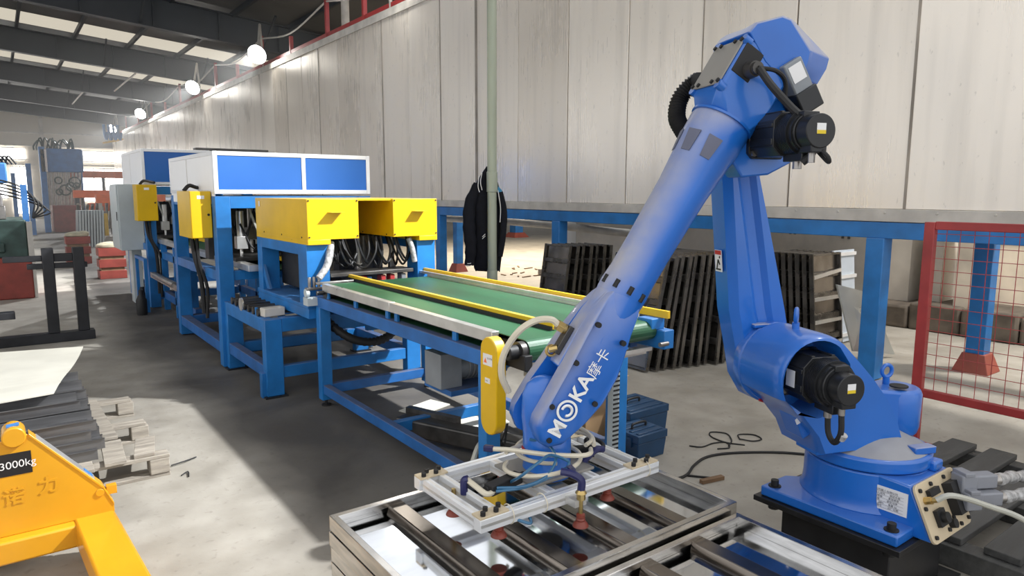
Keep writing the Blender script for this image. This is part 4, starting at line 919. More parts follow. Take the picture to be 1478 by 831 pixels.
# slotted cable duct on the far near leg and along the floor
g = G(); g.box(2.67, 2.72, 2.66, 2.70, .12, .76)
d = g.done('cable_duct', 'cab_grey', cv)
g = G()
for i in range(24): g.box(2.672, 2.718, 2.656, 2.661, .14+i*.026, .150+i*.026)
g.done('duct_slot', 'rubber', d, kind='stuff')
g = G(); g.box(2.0, 2.68, 2.60, 2.64, .12, .18); d = g.done('cable_duct', 'cab_grey', cv)
g = G()
for i in range(24): g.box(2.02+i*.027, 2.032+i*.027, 2.596, 2.602, .125, .168)
g.done('duct_slot', 'rubber', d, kind='stuff')
# clutter under the near end
g = G(); g.tube([(1.97, 2.85, .33), (1.86, 2.80, .32), (1.80, 2.78, .16), (1.84, 2.74, .03), (1.95, 2.6, .015)], .014, 8); tag(g.done('grey_hose', 'hose_clear'), 'grey hose looping to the floor by the front conveyor leg', 'hose')
g = G()
for k in range(5):
    a = R_.uniform(0, 6); g.tube([(1.98+R_.uniform(-.05, .1), 2.82, .4), (2.0+.1*math.cos(a), 2.78, .2), (2.05+.15*math.cos(a), 2.72+.1*math.sin(a), .02), (2.2+.1*k, 2.66, .012)], .005, 5)
tag(g.done('loose_wires', 'rubber'), 'tangle of thin black wires under the near conveyor end', 'wires')
g = G(); g.box(1.98, 2.05, 2.84, 2.90, .34, .42); g.cyl((2.0, 2.87, .42), (2.0, 2.87, .47), .014, n=8); g.cyl((2.03, 2.87, .42), (2.03, 2.87, .46), .012, n=8); tag(g.done('air_regulator', 'steel', bev=.004), 'small air regulator block by the front conveyor leg', 'regulator')
t = thing('duct_section', 'dark metal duct section lying on the floor under the conveyor', 'duct', (2.2, 3.6, 0))
g = G(); g.bar((2.02, 3.95, .10), (2.42, 3.15, .08), .13, .11); g.done('body', 'dark_steel', t, bev=.012); g = G(); g.bar((2.10, 4.0, .16), (2.26, 3.62, .15), .05, .05); g.done('ridge', 'dark_steel', t)
for (a, b, c, d_, s) in ((2.45, 4.4, .34, .2, .3), (2.6, 3.9, .38, .22, -.2), (2.55, 3.35, .3, .2, .6)):
    g = G(); g.obox((a, b, .006), (math.cos(s), math.sin(s), 0), (-math.sin(s), math.cos(s), 0), Z, (c/2, d_/2, .004)); tag(g.done('floor_sheet', 'card_pale'), {2.45: 'pale sheet scrap under the far half of the conveyor', 2.6: 'pale sheet scrap under the middle of the conveyor', 2.55: 'pale sheet scrap beside the dark duct under the conveyor'}[a], 'sheet')

# ================================================================== PRESS STATION with yellow hoods
ps = thing('press_station', 'blue press station with two yellow hoods at the conveyor head', 'machine', (2.35, 5.5, .60))
for x0, x1 in ((1.80, 2.20), (2.49, 2.885)):
    g = G(); g.box(x0, x1, 4.93, 6.17, 1.25, 1.548)
    if x0 < 2: g.box(1.80, 1.975, 4.93, 6.17, 1.213, 1.252)
    else: g.box(2.72, 2.885, 4.93, 6.17, 1.213, 1.252)
    h = g.done('hood', 'yellow', ps, bev=.003)
    xl = x0+.08 if x0 < 2 else x0+.09
    # louvre: open box hood standing proud of the face
    g = G(); g.box(xl+.075, xl+.185, 4.853, 4.93, 1.449, 1.452); g.done('louvre', 'yellow', h)
    g = G()
    for sx in (x0+.012, x1-.012):
        for z in (1.535, 1.27): g.cyl((sx, 4.924, z), (sx, 4.931, z), .006, n=8)
    for y in (5.05, 5.5, 5.95): g.cyl((x0-.004, y, 1.265), (x0+.002, y, 1.265), .006, n=8)
    done_each(g, 'screw', 'rubber', h)
g = G(); g.box(2.20, 2.49, 5.65, 6.17, 1.25, 1.548); g.box(2.2, 2.49, 4.96, 5.66, 1.535, 1.548); g.done('hood_bridge', 'yellow', ps)
g = G(); g.obox((1.797, 6.05, 1.50), (0, 1, 0), (1, 0, 0), Z, (.015, .001, .022)); g.done('label', 'label_white', ps)
for nm, b in (('column', (1.80, 1.975, 4.97, 5.15, .76, 1.215)), ('column', (2.72, 2.885, 4.97, 5.15, .76, 1.215)), ('column', (1.80, 1.95, 6.05, 6.17, .76, 1.215)), ('column', (2.75, 2.885, 6.05, 6.17, .76, 1.215)),
               ('side_beam', (1.80, 1.86, 5.15, 6.05, 1.13, 1.215)), ('side_beam', (2.83, 2.885, 5.15, 6.05, 1.13, 1.215)), ('base_plate', (1.795, 2.89, 4.97, 6.20, .735, .765)), ('base_beam', (1.80, 1.88, 4.97, 6.2, .66, .735)), ('base_beam', (2.80, 2.885, 4.97, 6.2, .66, .735))):
    g = G(); g.box(*b); g.done(nm, 'blue', ps, bev=.004)
g = G(); g.hexa([(1.81, 5.98, .78), (1.81, 5.90, .78), (1.81, 6.05, .98), (1.81, 6.05, .88)][::1], [(1.83, 5.98, .78), (1.83, 5.90, .78), (1.83, 6.05, .98), (1.83, 6.05, .88)]); g.done('gusset', 'blue', ps)
# tooling behind: cylinders, blocks, hanging hoses
for i in range(7):
    x = 2.03+i*.10
    g = G(); y = 5.25+.12*(i % 3); g.cyl((x, y, 1.0), (x, y, 1.24), .022, n=12); g.box(x-.025, x+.025, y-.025, y+.025, .93, 1.03); c = g.done('pneumatic_cylinder', 'dark_steel' if i % 3 else 'steel', ps, bev=.003)
g = G()
for i in range(16):
    x = 2.0+i*.045; y = 5.05+R_.uniform(0, .3); s = R_.uniform(-.12, .12)
    g.tube([(x, y, 1.25), (x+s*.3, y-.05, 1.12), (x+s, y-.02, R_.uniform(1.0, 1.06)), (x+s*1.8, y+.05, 1.10), (x+s*2, y+.15, 1.24)], .0085, 6)
g.done('hanging_hoses', 'rubber', ps, kind='stuff')
g = G()
for i in range(4):
    x = 2.08+i*.16; g.tube([(x, 5.06, 1.24), (x+.03, 5.02, 1.1), (x+.10, 5.06, 1.04), (x+.17, 5.1, 1.12)], .009, 6)
g.done('clear_hoses', 'motor_black', ps, kind='stuff')
g = G(); g.box(1.98, 2.72, 5.6, 6.1, .80, 1.24); g.done('tool_block', 'rubber', ps, bev=.01)
g = G(); g.tube([(2.0, 5.0, 1.22), (1.97, 4.95, 1.14), (1.93, 4.92, 1.05), (1.86, 4.90, .97)], .027, 10, radii=lambda t: .030-.004*t); g.done('wrapped_hose', 'clear_wrap', ps)
g = G(); g.tube([(2.66, 5.0, 1.23), (2.68, 4.98, 1.15), (2.70, 4.98, 1.04)], .022, 10); g.done('wrapped_hose', 'clear_wrap', ps)
g = G(); g.box(1.99, 2.70, 5.0, 5.2, .955, .985); g.done('press_bar', 'dark_steel', ps, bev=.004)
for x, m in ((2.20, 'box_blue'), (2.26, 'label_red'), (2.30, 'box_blue'), (2.42, 'red_paint'), (2.50, 'red_paint'), (2.60, 'motor_grey')):
    g = G(); g.box(x, x+.04, 5.02, 5.10, .88, .945); g.done('valve', m, ps, bev=.006)
g = G()
for i in range(3): g.cyl((1.80+i*.035, 4.93, .90), (1.80+i*.035, 4.93, .98), .012, n=8)
g.box(1.77, 1.98, 4.90, 4.95, .885, .905); g.box(1.83, 2.12, 4.86, 4.90, .925, .945); g.done('sensor_bracket', 'steel', ps, bev=.003)
g = G(); g.cyl((1.765, 4.93, .865), (1.79, 4.93, .865), .032, n=20); g.box(1.77, 1.86, 4.90, 4.99, .77, .83); g.done('idler_wheel', 'cab_grey', ps)
g = G(); g.tube([(1.90, 5.0, .74), (1.95, 4.96, .62), (2.08, 4.86, .50), (2.25, 4.82, .46), (2.42, 4.86, .50), (2.5, 4.95, .62)], .035, 10, 10, radii=lambda t: .032+.004*math.sin(t*150)); g.done('corrugated_hose', 'rubber', ps)
g = G(); g.box(1.90, 2.3, 5.0, 5.06, .55, .68); g.box(2.3, 2.62, 5.05, 5.10, .50, .62); g.done('lower_bracket', 'blue', ps, bev=.01)

# ================================================================== ROLLER TABLE under and left of the station
rt_ = thing('roller_table', 'low blue roller table frame left of the yellow hooded station', 'roller table', (2.2, 5.95, 0))
for x in (1.58, 2.80):
    for y in (5.33, 6.42):
        g = G(); g.box(x, x+.135, y, y+.09, .012, .62); L = g.done('leg', 'blue', rt_, bev=.005); g = G(); g.box(x-.02, x+.155, y-.02, y+.11, 0, .013); g.done('foot_plate', 'black_paint', L)
    g = G(); g.box(x, x+.075, 5.42, 6.42, .515, .625); g.done('side_beam', 'blue', rt_, bev=.004)
    g = G(); g.box(x+.005, x+.075, 5.42, 6.42, .15, .25); g.done('lower_beam', 'blue_dirty', rt_, bev=.004)
for y in (5.335, 6.42):
    g = G(); g.box(1.715, 2.80, y, y+.08, .515, .625); g.done('end_beam', 'blue', rt_, bev=.004)
    g = G(); g.box(1.715, 2.80, y+.01, y+.07, .145, .24); g.done('lower_beam', 'blue', rt_, bev=.004)
for i in range(7):
    y = 5.52+i*.125; g = G(); g.cyl((1.60, y, .655), (2.85, y, .655), .024, n=14); g.cyl((1.585, y, .655), (1.60, y, .655), .03, n=14); g.done('roller', 'dark_steel', rt_)
g = G(); g.cyl((1.575, 5.95, .665), (1.59, 5.95, .665), .055, n=20); g.done('sprocket', 'alu', rt_)
g = G(); g.box(1.55, 1.64, 5.36, 5.42, 0.0, .20); g.cyl((1.60, 5.40, .2), (1.60, 5.40, .32), .012, n=8); g.done('jack_screw', 'blue', rt_, bev=.003)
g = G(); g.box(1.585, 1.60, 5.55, 5.58, .625, .69); g.done('bracket', 'blue', rt_)
g = G(); g.obox((1.69, 5.47, .662), (1, .1, 0), (-.1, 1, 0), Z, (.085, .045, .035)); tag(g.done('stone_block', 'cement', bev=.008), 'rough pale block lying on the corner of the roller table', 'block')

# ================================================================== BOX TOPPED MACHINES
def machine(y0, y1, name_lb, x0=1.55, x1=3.035, zt=1.955, zb=1.58, nmid=1, full=True):
    t = thing('punching_machine', name_lb, 'machine', ((x0+x1)/2, (y0+y1)/2, 0), 'blue topped punching machines')
    for x in (x0, x1-.13):
        for y in (y0, y1-.12):
            g = G(); g.box(x, x+.13, y, y+.12, .015, zb-.02); g.done('post', 'blue', t, bev=.005); 
    for y in (y0, y1-.12):
        g = G(); g.box(x0+.13, x1-.13, y+.01, y+.11, zb-.13, zb-.02); g.done('top_beam', 'blue', t, bev=.004)
        g = G(); g.box(x0+.13, x1-.13, y+.01, y+.11, .12, .22); g.done('lower_beam', 'blue_dirty', t, bev=.004)
    for x in (x0, x1-.10):
        g = G(); g.box(x+.005, x+.095, y0+.12, y1-.12, .80, .89); g.done('middle_beam', 'blue', t, bev=.004)
        g = G(); g.box(x+.005, x+.095, y0+.12, y1-.12, .13, .23); g.done('lower_beam', 'blue_dirty', t, bev=.004)
        g = G(); g.box(x+.005, x+.095, y0+.12, y1-.12, zb-.12, zb-.02); g.done('top_beam', 'blue', t, bev=.004)
    g = G(); g.box(x0+.13, x1-.13, y0+.02, y0+.09, .80, .89); g.done('middle_beam', 'blue', t, bev=.004)
    # upper cabinet
    e = .038
    g = G()
    for x in (x0, x1-e):
        for y in (y0, y1-e): g.box(x, x+e, y, y+e, zb, zt)
    for z in (zb, zt-e):
        for y in (y0, y1-e): g.box(x0+e, x1-e, y, y+e, z, z+e)
        for x in (x0, x1-e): g.box(x, x+e, y0+e, y1-e, z, z+e)
    xm = x0+(x1-x0)*.545
    g.box(xm-e/2, xm+e/2, y0, y0+e, zb+e, zt-e)
    g.done('cabinet_frame', 'white_alu', t, bev=.003)
    for a, b in ((x0+e, xm-e/2), (xm+e/2, x1-e)):
        g = G(); g.box(a, b, y0+.008, y0+.02, zb+e, zt-e); g.done('blue_panel', 'panel_blue', t)
    ym = (y0+y1)/2+.1
    for a, b in ((y0+e, ym), (ym+.03, y1-e)):
        g = G(); g.box(x0+.004, x0+.016, a, b, zb-.09, zt-e); g.done('white_panel', 'white_panel', t)
    g = G(); g.box(x0+.006, x0+.03, ym, ym+.03, zb+e, zt-e); g.done('panel_joint', 'lip', t)
    g = G(); g.box(x0+.01, x1-.01, y0+.01, y1-.01, zt-.012, zt-.002); g.done('roof_panel', 'white_panel', t)
    g = G(); g.box(x1-.02, x1-.008, y0+.03, y1-.03, zb+e, zt-e); g.box(x0+.03, x1-.03, y1-.02, y1-.008, zb+e, zt-e); g.done('rear_panel', 'panel_blue', t)
    # tooling
    for i in range(6 if full else 4):
        x = x0+.30+i*.17; y = y0+.35+.25*(i % 3); zc = 1.18+.07*(i % 2)
        g = G(); g.cyl((x, y, zc), (x, y, zc+.24), .035, n=12); g.box(x-.05, x+.05, y-.05, y+.05, zc-.12, zc); g.cyl((x, y, zc-.25), (x, y, zc-.12), .015, n=8); g.done('pneumatic_cylinder', ('alu', 'steel', 'cab_grey')[i % 3], t, bev=.004)
    g = G()
    for i in range(18):
        x = x0+.2+R_.uniform(0, 1.1); y = y0+R_.uniform(.2, .9); s = R_.uniform(-.2, .2)
        g.tube([(x, y, 1.46), (x+s*.4, y, 1.3), (x+s, y+.05, R_.uniform(1.0, 1.2)), (x+s*1.6, y+.1, 1.3)], .010, 5, 4)
    g.done('hoses', 'rubber', t, kind='stuff')
    g = G()
    for i in range(9):
        x = x0+.2+R_.uniform(0, 1.1); y = y0+R_.uniform(.2, .6); g.tube([(x, y, 1.46), (x+.05, y, 1.3), (x+.1, y, 1.18)], .012, 5, 4)
    g.done('pale_hoses', 'hose_clear', t, kind='stuff')
    g = G(); g.box(x0+.14, x1-.14, y0+.95, y0+1.1, .92, 1.45); g.box(x0+.2, x1-.2, y0+.2, y0+.9, .95, .99); g.done('tool_plate', 'dark_steel', t, bev=.005)
    return t
mB = machine(6.5, 8.42, 'nearer machine with white and blue cabinet on blue posts, behind the yellow hood')
mA = machine(10.5, 12.3, 'farther machine with blue cabinet and yellow box, left behind the nearer one', x0=1.60, zt=2.17, zb=1.69, full=False)
stk = [(1.79, 2.57, 8.20, 8.34, 2.055, 2.075, 'topmost long dark metal strip on the nearer cabinet roof'), (1.95, 2.62, 8.14, 8.30, 2.005, 2.05, 'thick dark metal strip under the topmost one on the cabinet roof'), (1.90, 2.66, 8.10, 8.32, 1.957, 2.0, 'lowest dark metal strip of the pile on the cabinet roof')]
for a in stk: g = G(); g.box(*a[:6]); tag(g.done('metal_strip', 'dark_steel', bev=.002), a[6], 'metal strip')
# control boxes
def cbox(x0, x1, y0, y1, z0, z1, lb, cable):
    t = thing('control_box', lb, 'control box', ((x0+x1)/2, (y0+y1)/2, z0), 'yellow control boxes')
    g = G(); g.box(x0, x1, y0+.012, y1, z0, z1); g.done('case', 'yellow', t, bev=.004)
    g = G(); g.box(x0+.004, x1-.004, y0, y0+.011, z0+.004, z1-.004); d = g.done('door', 'yellow', t, bev=.003)
    g = G(); g.cyl((x1-.03, y0-.006, (z0+z1)/2), (x1-.03, y0, (z0+z1)/2), .011, n=10); g.done('lock', 'rubber', d)
    g = G(); g.box((x0+x1)/2-.03, (x0+x1)/2+.03, y0-.002, y0, z1-.07, z1-.04); g.done('label', 'label_white', d)
    g = G(); g.tube([((x0+x1)/2, y1-.08, z0), ((x0+x1)/2+.02, y1-.08, z0-.2), (x1-.02, y1-.06, z0-.45), (x1-.01, y1-.06, z0-cable)], .022, 7); g.tube([((x0+x1)/2+.04, y1-.1, z0), ((x0+x1)/2+.05, y1-.1, z0-.25), (x1+.02, y1-.1, z0-.5), (x1+.01, y1-.08, z0-cable-.05)], .016, 7); g.done('cable', 'rubber', t)
    g = G(); g.tube([((x0+x1)/2-.05, y1-.1, z1), ((x0+x1)/2, y1-.1, z1+.05), (x1-.02, y1-.05, z1+.035), (x1+.02, y1, z1+.03)], .018, 7); g.done('top_cable', 'rubber', t)
    return t
cbox(1.37, 1.548, 6.62, 7.15, 1.185, 1.605, 'yellow control box on the left post of the nearer machine', .75)
cbox(1.47, 1.715, 10.2, 10.48, 1.215, 1.69, 'yellow control box on the farther machine beside the grey cabinet', 1.0)
t = thing('grey_cabinet', 'tall pale grey electrical cabinet left of the farther yellow control box', 'cabinet', (1.48, 11, 0))
g = G(); g.box(1.335, 1.63, 10.85, 11.6, .79, 1.70); g.done('case', 'cab_grey', t, bev=.006)
g = G(); g.box(1.322, 1.334, 10.88, 11.57, .82, 1.68); d = g.done('door', 'cab_grey', t, bev=.003); g = G(); g.box(1.315, 1.322, 10.93, 10.96, 1.2, 1.32); g.done('handle', 'rubber', d)
g = G(); g.box(1.50, 1.63, 11.2, 11.45, 0, .79); g.done('stand', 'cab_grey', t, bev=.006)
t = thing('side_frame', 'small blue frame below the grey cabinet with two black bottles', 'frame', (1.62, 10.3, 0))
for b in ((1.50, 1.54, 10.2, 10.24, .0, .72), (1.50, 1.54, 10.9, 10.94, .0, .72)): g = G(); g.box(*b); g.done('upright', 'blue', t)
g = G(); g.box(1.50, 1.54, 10.24, 10.9, .68, .72); g.done('rail', 'blue', t)
for i, y in enumerate((10.05, 10.35)):
    g = G(); g.lathe([(.06, 0), (.065, .03), (.065, .2), (.03, .26), (.028, .33)], (1.42+.06*i, y, 0), (0, 0, 1), 14); tag(g.done('black_canister', 'rubber'), ('nearer', 'farther')[i]+' of two black canisters at the foot of the farther machine', 'canister')
# transfer line between the machines
tl = thing('transfer_line', 'pair of chain rails on a blue frame running between the two machines', 'conveyor', (2.3, 8.5, 0))
for x in (1.74, 2.74):
    g = G(); g.box(x, x+.09, 6.25, 13.5, .90, .955); g.done('chain_rail', 'alu', tl, bev=.003)
    g = G(); g.box(x, x+.07, 8.45, 10.45, .70, .79); g.done('frame_beam', 'blue', tl, bev=.003)
    g = G(); g.box(x, x+.07, 8.45, 10.45, .16, .26); g.done('frame_beam', 'blue_dirty', tl, bev=.003)
    for y in (8.6, 9.5, 10.3): g = G(); g.box(x, x+.07, y, y+.07, 0, .90); g.done('leg', 'blue', tl)
g = G(); g.box(2.13, 2.165, 6.2, 13.5, .95, .985); g.done('guide_rail', 'rail_yellow', tl)
for i in range(8): y = 6.7+i*.9; g = G(); g.cyl((1.80, y, .86), (2.78, y, .86), .03, n=10); g.done('roller', 'dark_steel', tl)
g = G(); g.box(1.9, 2.7, 6.3, 13.4, .885, .90); g.done('belt', 'belt', tl)
g = G(); g.box(1.60, 1.66, 8.5, 10.4, .45, .52); g.cyl((1.62, 8.9, .5), (1.62, 10.2, .5), .04, n=10); g.done('actuator', 'steel', tl)

# ================================================================== FENCE
fx = 4.6
fe = thing('mesh_fence', 'red wire mesh guard fence panel behind the robot at the right', 'fence', (fx, 1.2, 0))
for y in (1.89, .45):
    g = G(); g.box(fx-.025, fx+.025, y-.03, y+.03, .008, 1.425); g.done('fence_post', 'red_paint', fe, bev=.004)
    g = G(); g.box(fx-.1, fx+.1, y-.09, y+.09, 0, .01); g.hexa([(fx-.01, y+.03, .01), (fx+.01, y+.03, .01), (fx+.01, y+.08, .01), (fx-.01, y+.08, .01)], [(fx-.01, y+.03, .12), (fx+.01, y+.03, .12), (fx+.01, y+.032, .12), (fx-.01, y+.032, .12)]); g.done('foot_plate', 'red_paint', fe)
for z in (1.405, .355):
    g = G(); g.box(fx-.02, fx+.02, .48, 1.86, z-.025, z+.025); g.done('fence_rail', 'red_paint', fe, bev=.004)
g = G(); g.cyl((fx, .48, .38), (fx, 1.86, .38), .0022, n=5); w0 = g.done('mesh_wire', 'red_paint', fe)
for i in range(1, 14): share(w0, (0, 0, i*.075))
g = G(); g.cyl((fx+.004, 1.80, .38), (fx+.004, 1.80, 1.38), .0022, n=5); w0 = g.done('mesh_wire', 'red_paint', fe)
for i in range(1, 18): share(w0, (0, -i*.075, 0))
# ================================================================== BLACK SLATTED PALLET
bp = thing('black_pallet', 'dark weathered slatted pallet on the floor behind the robot base', 'pallet', (3.9, .9, 0))
for x in (3.18, 3.86, 4.44):
    g = G(); g.box(x, x+.10, -.2, 1.72, 0.0, .095); g.done('stringer', 'wood_black', bp, bev=.004)
for i in range(8):
    y = 1.66-i*.215; x0 = 3.20+R_.uniform(0, .06); g = G(); a = R_.uniform(-.012, .012)
    g.hexa([(x0, y-.135, .096), (4.56, y-.135+a, .096), (4.56, y+a, .096), (x0, y, .096)], [(x0, y-.135, .128), (4.56, y-.135+a, .128), (4.56, y+a, .128), (x0, y, .128)]); g.done('slat', 'wood_black', bp, bev=.004)
# ================================================================== TOOL BOXES, CARTON, FLOOR LITTER
def toolbox(x0, x1, y0, y1, h, lb):
    t = thing('tool_box', lb, 'box', ((x0+x1)/2, (y0+y1)/2, 0), 'navy tool boxes under the conveyor')
    g = G(); g.hexa([(x0+.01, y0+.01, 0), (x1-.01, y0+.01, 0), (x1-.01, y1-.01, 0), (x0+.01, y1-.01, 0)], [(x0, y0, h-.05), (x1, y0, h-.05), (x1, y1, h-.05), (x0, y1, h-.05)]); g.done('body', 'box_blue', t, bev=.006)
    g = G(); g.box(x0-.004, x1+.004, y0-.004, y1+.004, h-.048, h)
    for k in range(4): y = y0+(y1-y0)*(k+.5)/4; g.box(x0+.02, x1-.02, y-.012, y+.012, h, h+.006)
    l = g.done('lid', 'box_blue', t, bev=.006)
    g = G(); g.tube([((x0+x1)/2-.06, (y0+y1)/2, h+.004), ((x0+x1)/2-.05, (y0+y1)/2, h+.03), ((x0+x1)/2+.05, (y0+y1)/2, h+.03), ((x0+x1)/2+.06, (y0+y1)/2, h+.004)], .008, 6); g.done('handle', 'rubber', l)
    for k in (.3, .7):
        g = G(); y = y0+(y1-y0)*k; g.box(x0-.012, x0-.002, y-.02, y+.02, h-.08, h-.02); g.done('latch', 'box_blue', t)
    return t
toolbox(3.14, 3.50, 2.97, 3.27, .205, 'navy plastic tool box farther from the robot base, right of the carton')
toolbox(2.95, 3.20, 2.72, 2.95, .165, 'navy plastic tool box nearer, touching the conveyor right leg')
t = thing('cardboard_box', 'open brown cardboard box on the floor behind the conveyor leg', 'box', (3.1, 3.35, 0))
for nm, b in (('side', (2.95, 3.25, 3.18, 3.185, 0, .36)), ('side', (2.95, 3.25, 3.5, 3.505, 0, .36)), ('side', (2.95, 2.955, 3.185, 3.5, 0, .36)), ('side', (3.245, 3.25, 3.185, 3.5, 0, .36)), ('bottom', (2.955, 3.245, 3.185, 3.5, 0, .006))):
    g = G(); g.box(*b); g.done(nm, 'card', t)
for a, b in (([(2.95, 3.18, .36), (3.25, 3.18, .36), (3.24, 3.09, .41), (2.96, 3.09, .41)], (0, 0, .004)), ([(3.25, 3.18, .36), (3.25, 3.5, .36), (3.30, 3.49, .45), (3.30, 3.19, .45)], (0, 0, .004)), ([(2.95, 3.18, .36), (2.95, 3.5, .36), (2.90, 3.49, .47), (2.90, 3.19, .47)], (0, 0, .004))):
    g = G(); g.hexa([V(p) for p in a], [V(p)+V(b)+V((.003, .003, 0)) for p in a]); g.done('flap', 'card', t)
g = G(); g.sph((3.1, 3.3, .34), .07, (1.2, 1, .6), 12); tag(g.done('plastic_bag', 'clear_wrap'), 'crumpled clear plastic bag in the open cardboard box', 'bag')
g = G(); g.tube([(2.75, 2.48, .008), (3.0, 2.42, .008), (3.18, 2.49, .008), (3.36, 2.53, .008), (3.55, 2.47, .008), (3.79, 2.30, .008), (3.95, 2.1, .008)], .008, 6); tag(g.done('floor_cable', 'rubber'), 'long black cable lying across the floor behind the gripper', 'cable')
g = G()
g.tube([(3.42, 2.72, .005), (3.47, 2.66, .005), (3.58, 2.66, .005), (3.66, 2.62, .005), (3.60, 2.55, .005), (3.52, 2.58, .006)], .0045, 5)
g.tube([(3.62, 2.57, .005), (3.72, 2.62, .005), (3.80, 2.72, .006), (3.74, 2.80, .005), (3.67, 2.74, .005), (3.66, 2.62, .005), (3.72, 2.52, .004)], .0045, 5)
tag(g.done('wire_scrap', 'rubber'), 'curled thin wire scrap on the tan floor behind the long cable', 'wire')
g = G()
g.tube([(3.78, 2.60, .005), (3.85, 2.66, .005), (3.93, 2.60, .005), (3.90, 2.52, .005), (3.82, 2.53, .006), (3.78, 2.60, .008)], .0045, 5)
tag(g.done('wire_scrap', 'rubber'), 'small separate wire loop on the tan floor left of the robot', 'wire')
g = G(); g.bar((3.02, 2.31, .012), (3.17, 2.28, .012), .03, .02); tag(g.done('wood_scrap', 'rust'), 'short brown wood scrap on the floor behind the pans', 'scrap')
g = G(); g.bar((3.04, 2.42, .006), (3.12, 2.32, .006), .012, .008); tag(g.done('black_stick', 'rubber'), 'thin dark stick on the floor beside the wood scrap', 'scrap')
g = G(); g.bar((2.62, 1.82, .006), (2.66, 1.69, .006), .015, .008); g.bar((2.66, 1.80, .005), (2.63, 1.74, .005), .01, .006); tag(g.done('rust_scrap', 'rust'), 'small rusty scrap on the floor left of the pedestal', 'scrap')
g = G()
for i in range(22):
    a, b = 8.6+R_.uniform(-.8, .8), 10.9+R_.uniform(-.8, .9); s = R_.uniform(0, 3); l = R_.uniform(.05, .3); g.bar((a, b, .01), (a+l*math.cos(s), b+l*math.sin(s), .012), .03, .015)
g.done('litter_sticks', 'rust', kind='stuff')['label'] = 'scattered sticks on the bright floor under the tank'

# ================================================================== POLE AND JACKET
px_, py_ = 4.02, 5.77
t = thing('conduit_pole', 'tall grey green pole rising behind the belt conveyor', 'pole', (px_, py_, 0))
g = G(); g.cyl((px_, py_, 0), (px_, py_, 6.0), .047, n=20); g.done('pipe', 'pole_green', t)
g = G(); g.lathe([(.048, 1.60), (.056, 1.605), (.056, 1.80), (.048, 1.805)], (px_, py_, 0), Z, 20); g.done('coupling', 'pole_green', t)
g = G(); g.lathe([(.05, .66), (.054, .67), (.054, .80), (.05, .81)], (px_, py_, 0), Z, 20); g.done('coupling', 'pole_green', t)
g = G(); g.box(px_-.1, px_+.1, py_-.1, py_+.1, 0, .012); g.done('foot_plate', 'dark_steel', t)
cr, cdp = V((.804, -.595, 0)), V((.595, .804, 0))
jk = thing('hanging_jacket', 'black jacket with white piping hung on the grey green pole', 'jacket', (px_, py_, .78))
def jp(a, d, z): return V((px_, py_, 0))+cr*a+cdp*d+Z*z
def fold(rows, n=26, seed=1):
    rr_ = random.Random(seed); ph = [rr_.uniform(0, 6) for _ in range(5)]; L = []
    for z, c, a, b in rows:
        ring = []
        for i in range(n):
            t_ = 2*math.pi*i/n; k = 1+.06*math.sin(5*t_+ph[0]+z*2)+.05*math.sin(9*t_+ph[1]-z*3)+.03*math.sin(13*t_+ph[2])
            ring.append(jp(c+a*k*math.cos(t_), .10+b*k*math.sin(t_), z+.012*math.sin(3*t_+ph[3])))
        L.append(ring)
    return L
g = G(); g.loft(fold([(.80, -.085, .09, .045), (.84, -.09, .10, .06), (1.0, -.085, .115, .07), (1.25, -.09, .125, .075), (1.45, -.10, .13, .075), (1.60, -.095, .115, .07), (1.72, -.075, .075, .055), (1.80, -.055, .05, .045), (1.85, -.04, .03, .03)])); g.done('body', 'cloth_black', jk, ang=60)
g = G(); g.loft(fold([(.79, .045, .03, .03), (.95, .05, .045, .05), (1.25, .05, .05, .06), (1.5, .045, .05, .06), (1.65, .03, .04, .05), (1.76, .01, .03, .03)], 20, 3)); g.done('front_flap', 'cloth_black', jk, ang=60)
g = G(); g.tube([jp(-.14, .05, 1.68), jp(-.225, .04, 1.48), jp(-.235, .03, 1.25), jp(-.22, .03, 1.05), jp(-.235, .03, .86)], .06, 12, 6, radii=lambda t_: .045+.02*math.sin(2.6*t_+.3)+.004*math.sin(t_*40)); g.done('sleeve', 'cloth_black', jk, ang=60)
g = G(); g.tube([jp(.07, .02, 1.60), jp(.115, .03, 1.40), jp(.105, .03, 1.15), jp(.075, .03, .95)], .04, 10, 6, radii=lambda t_: .04-.008*t_); g.done('sleeve', 'cloth_black', jk, ang=60)
g = G()
g.tube([jp(-.10, .0, 1.80), jp(-.115, -.015, 1.70), jp(-.10, -.02, 1.62)], .004, 5); g.tube([jp(-.13, .0, 1.76), jp(-.14, -.015, 1.66), jp(-.125, -.02, 1.60)], .004, 5)
g.tube([jp(.06, -.02, 1.62), jp(.085, -.02, 1.45), jp(.08, -.02, 1.3)], .004, 5)
for z in (1.13, 1.15): g.tube([jp(-.10, .01, z), jp(-.07, .0, z+.03)], .004, 5)
for z in (.86, .885): g.tube([jp(-.275, .02, z), jp(-.235, -.03, z-.005), jp(-.20, .0, z+.005)], .004, 5)
g.done('piping', 'white_trim', jk)
g = G(); g.hexa([jp(.05, .0, 1.56), jp(.10, .02, 1.53), jp(.10, .03, 1.62), jp(.06, .01, 1.66)], [jp(.05, -.006, 1.56), jp(.10, .012, 1.53), jp(.10, .022, 1.62), jp(.06, .0, 1.66)]); g.done('collar_lining', 'cloth_blue', jk)

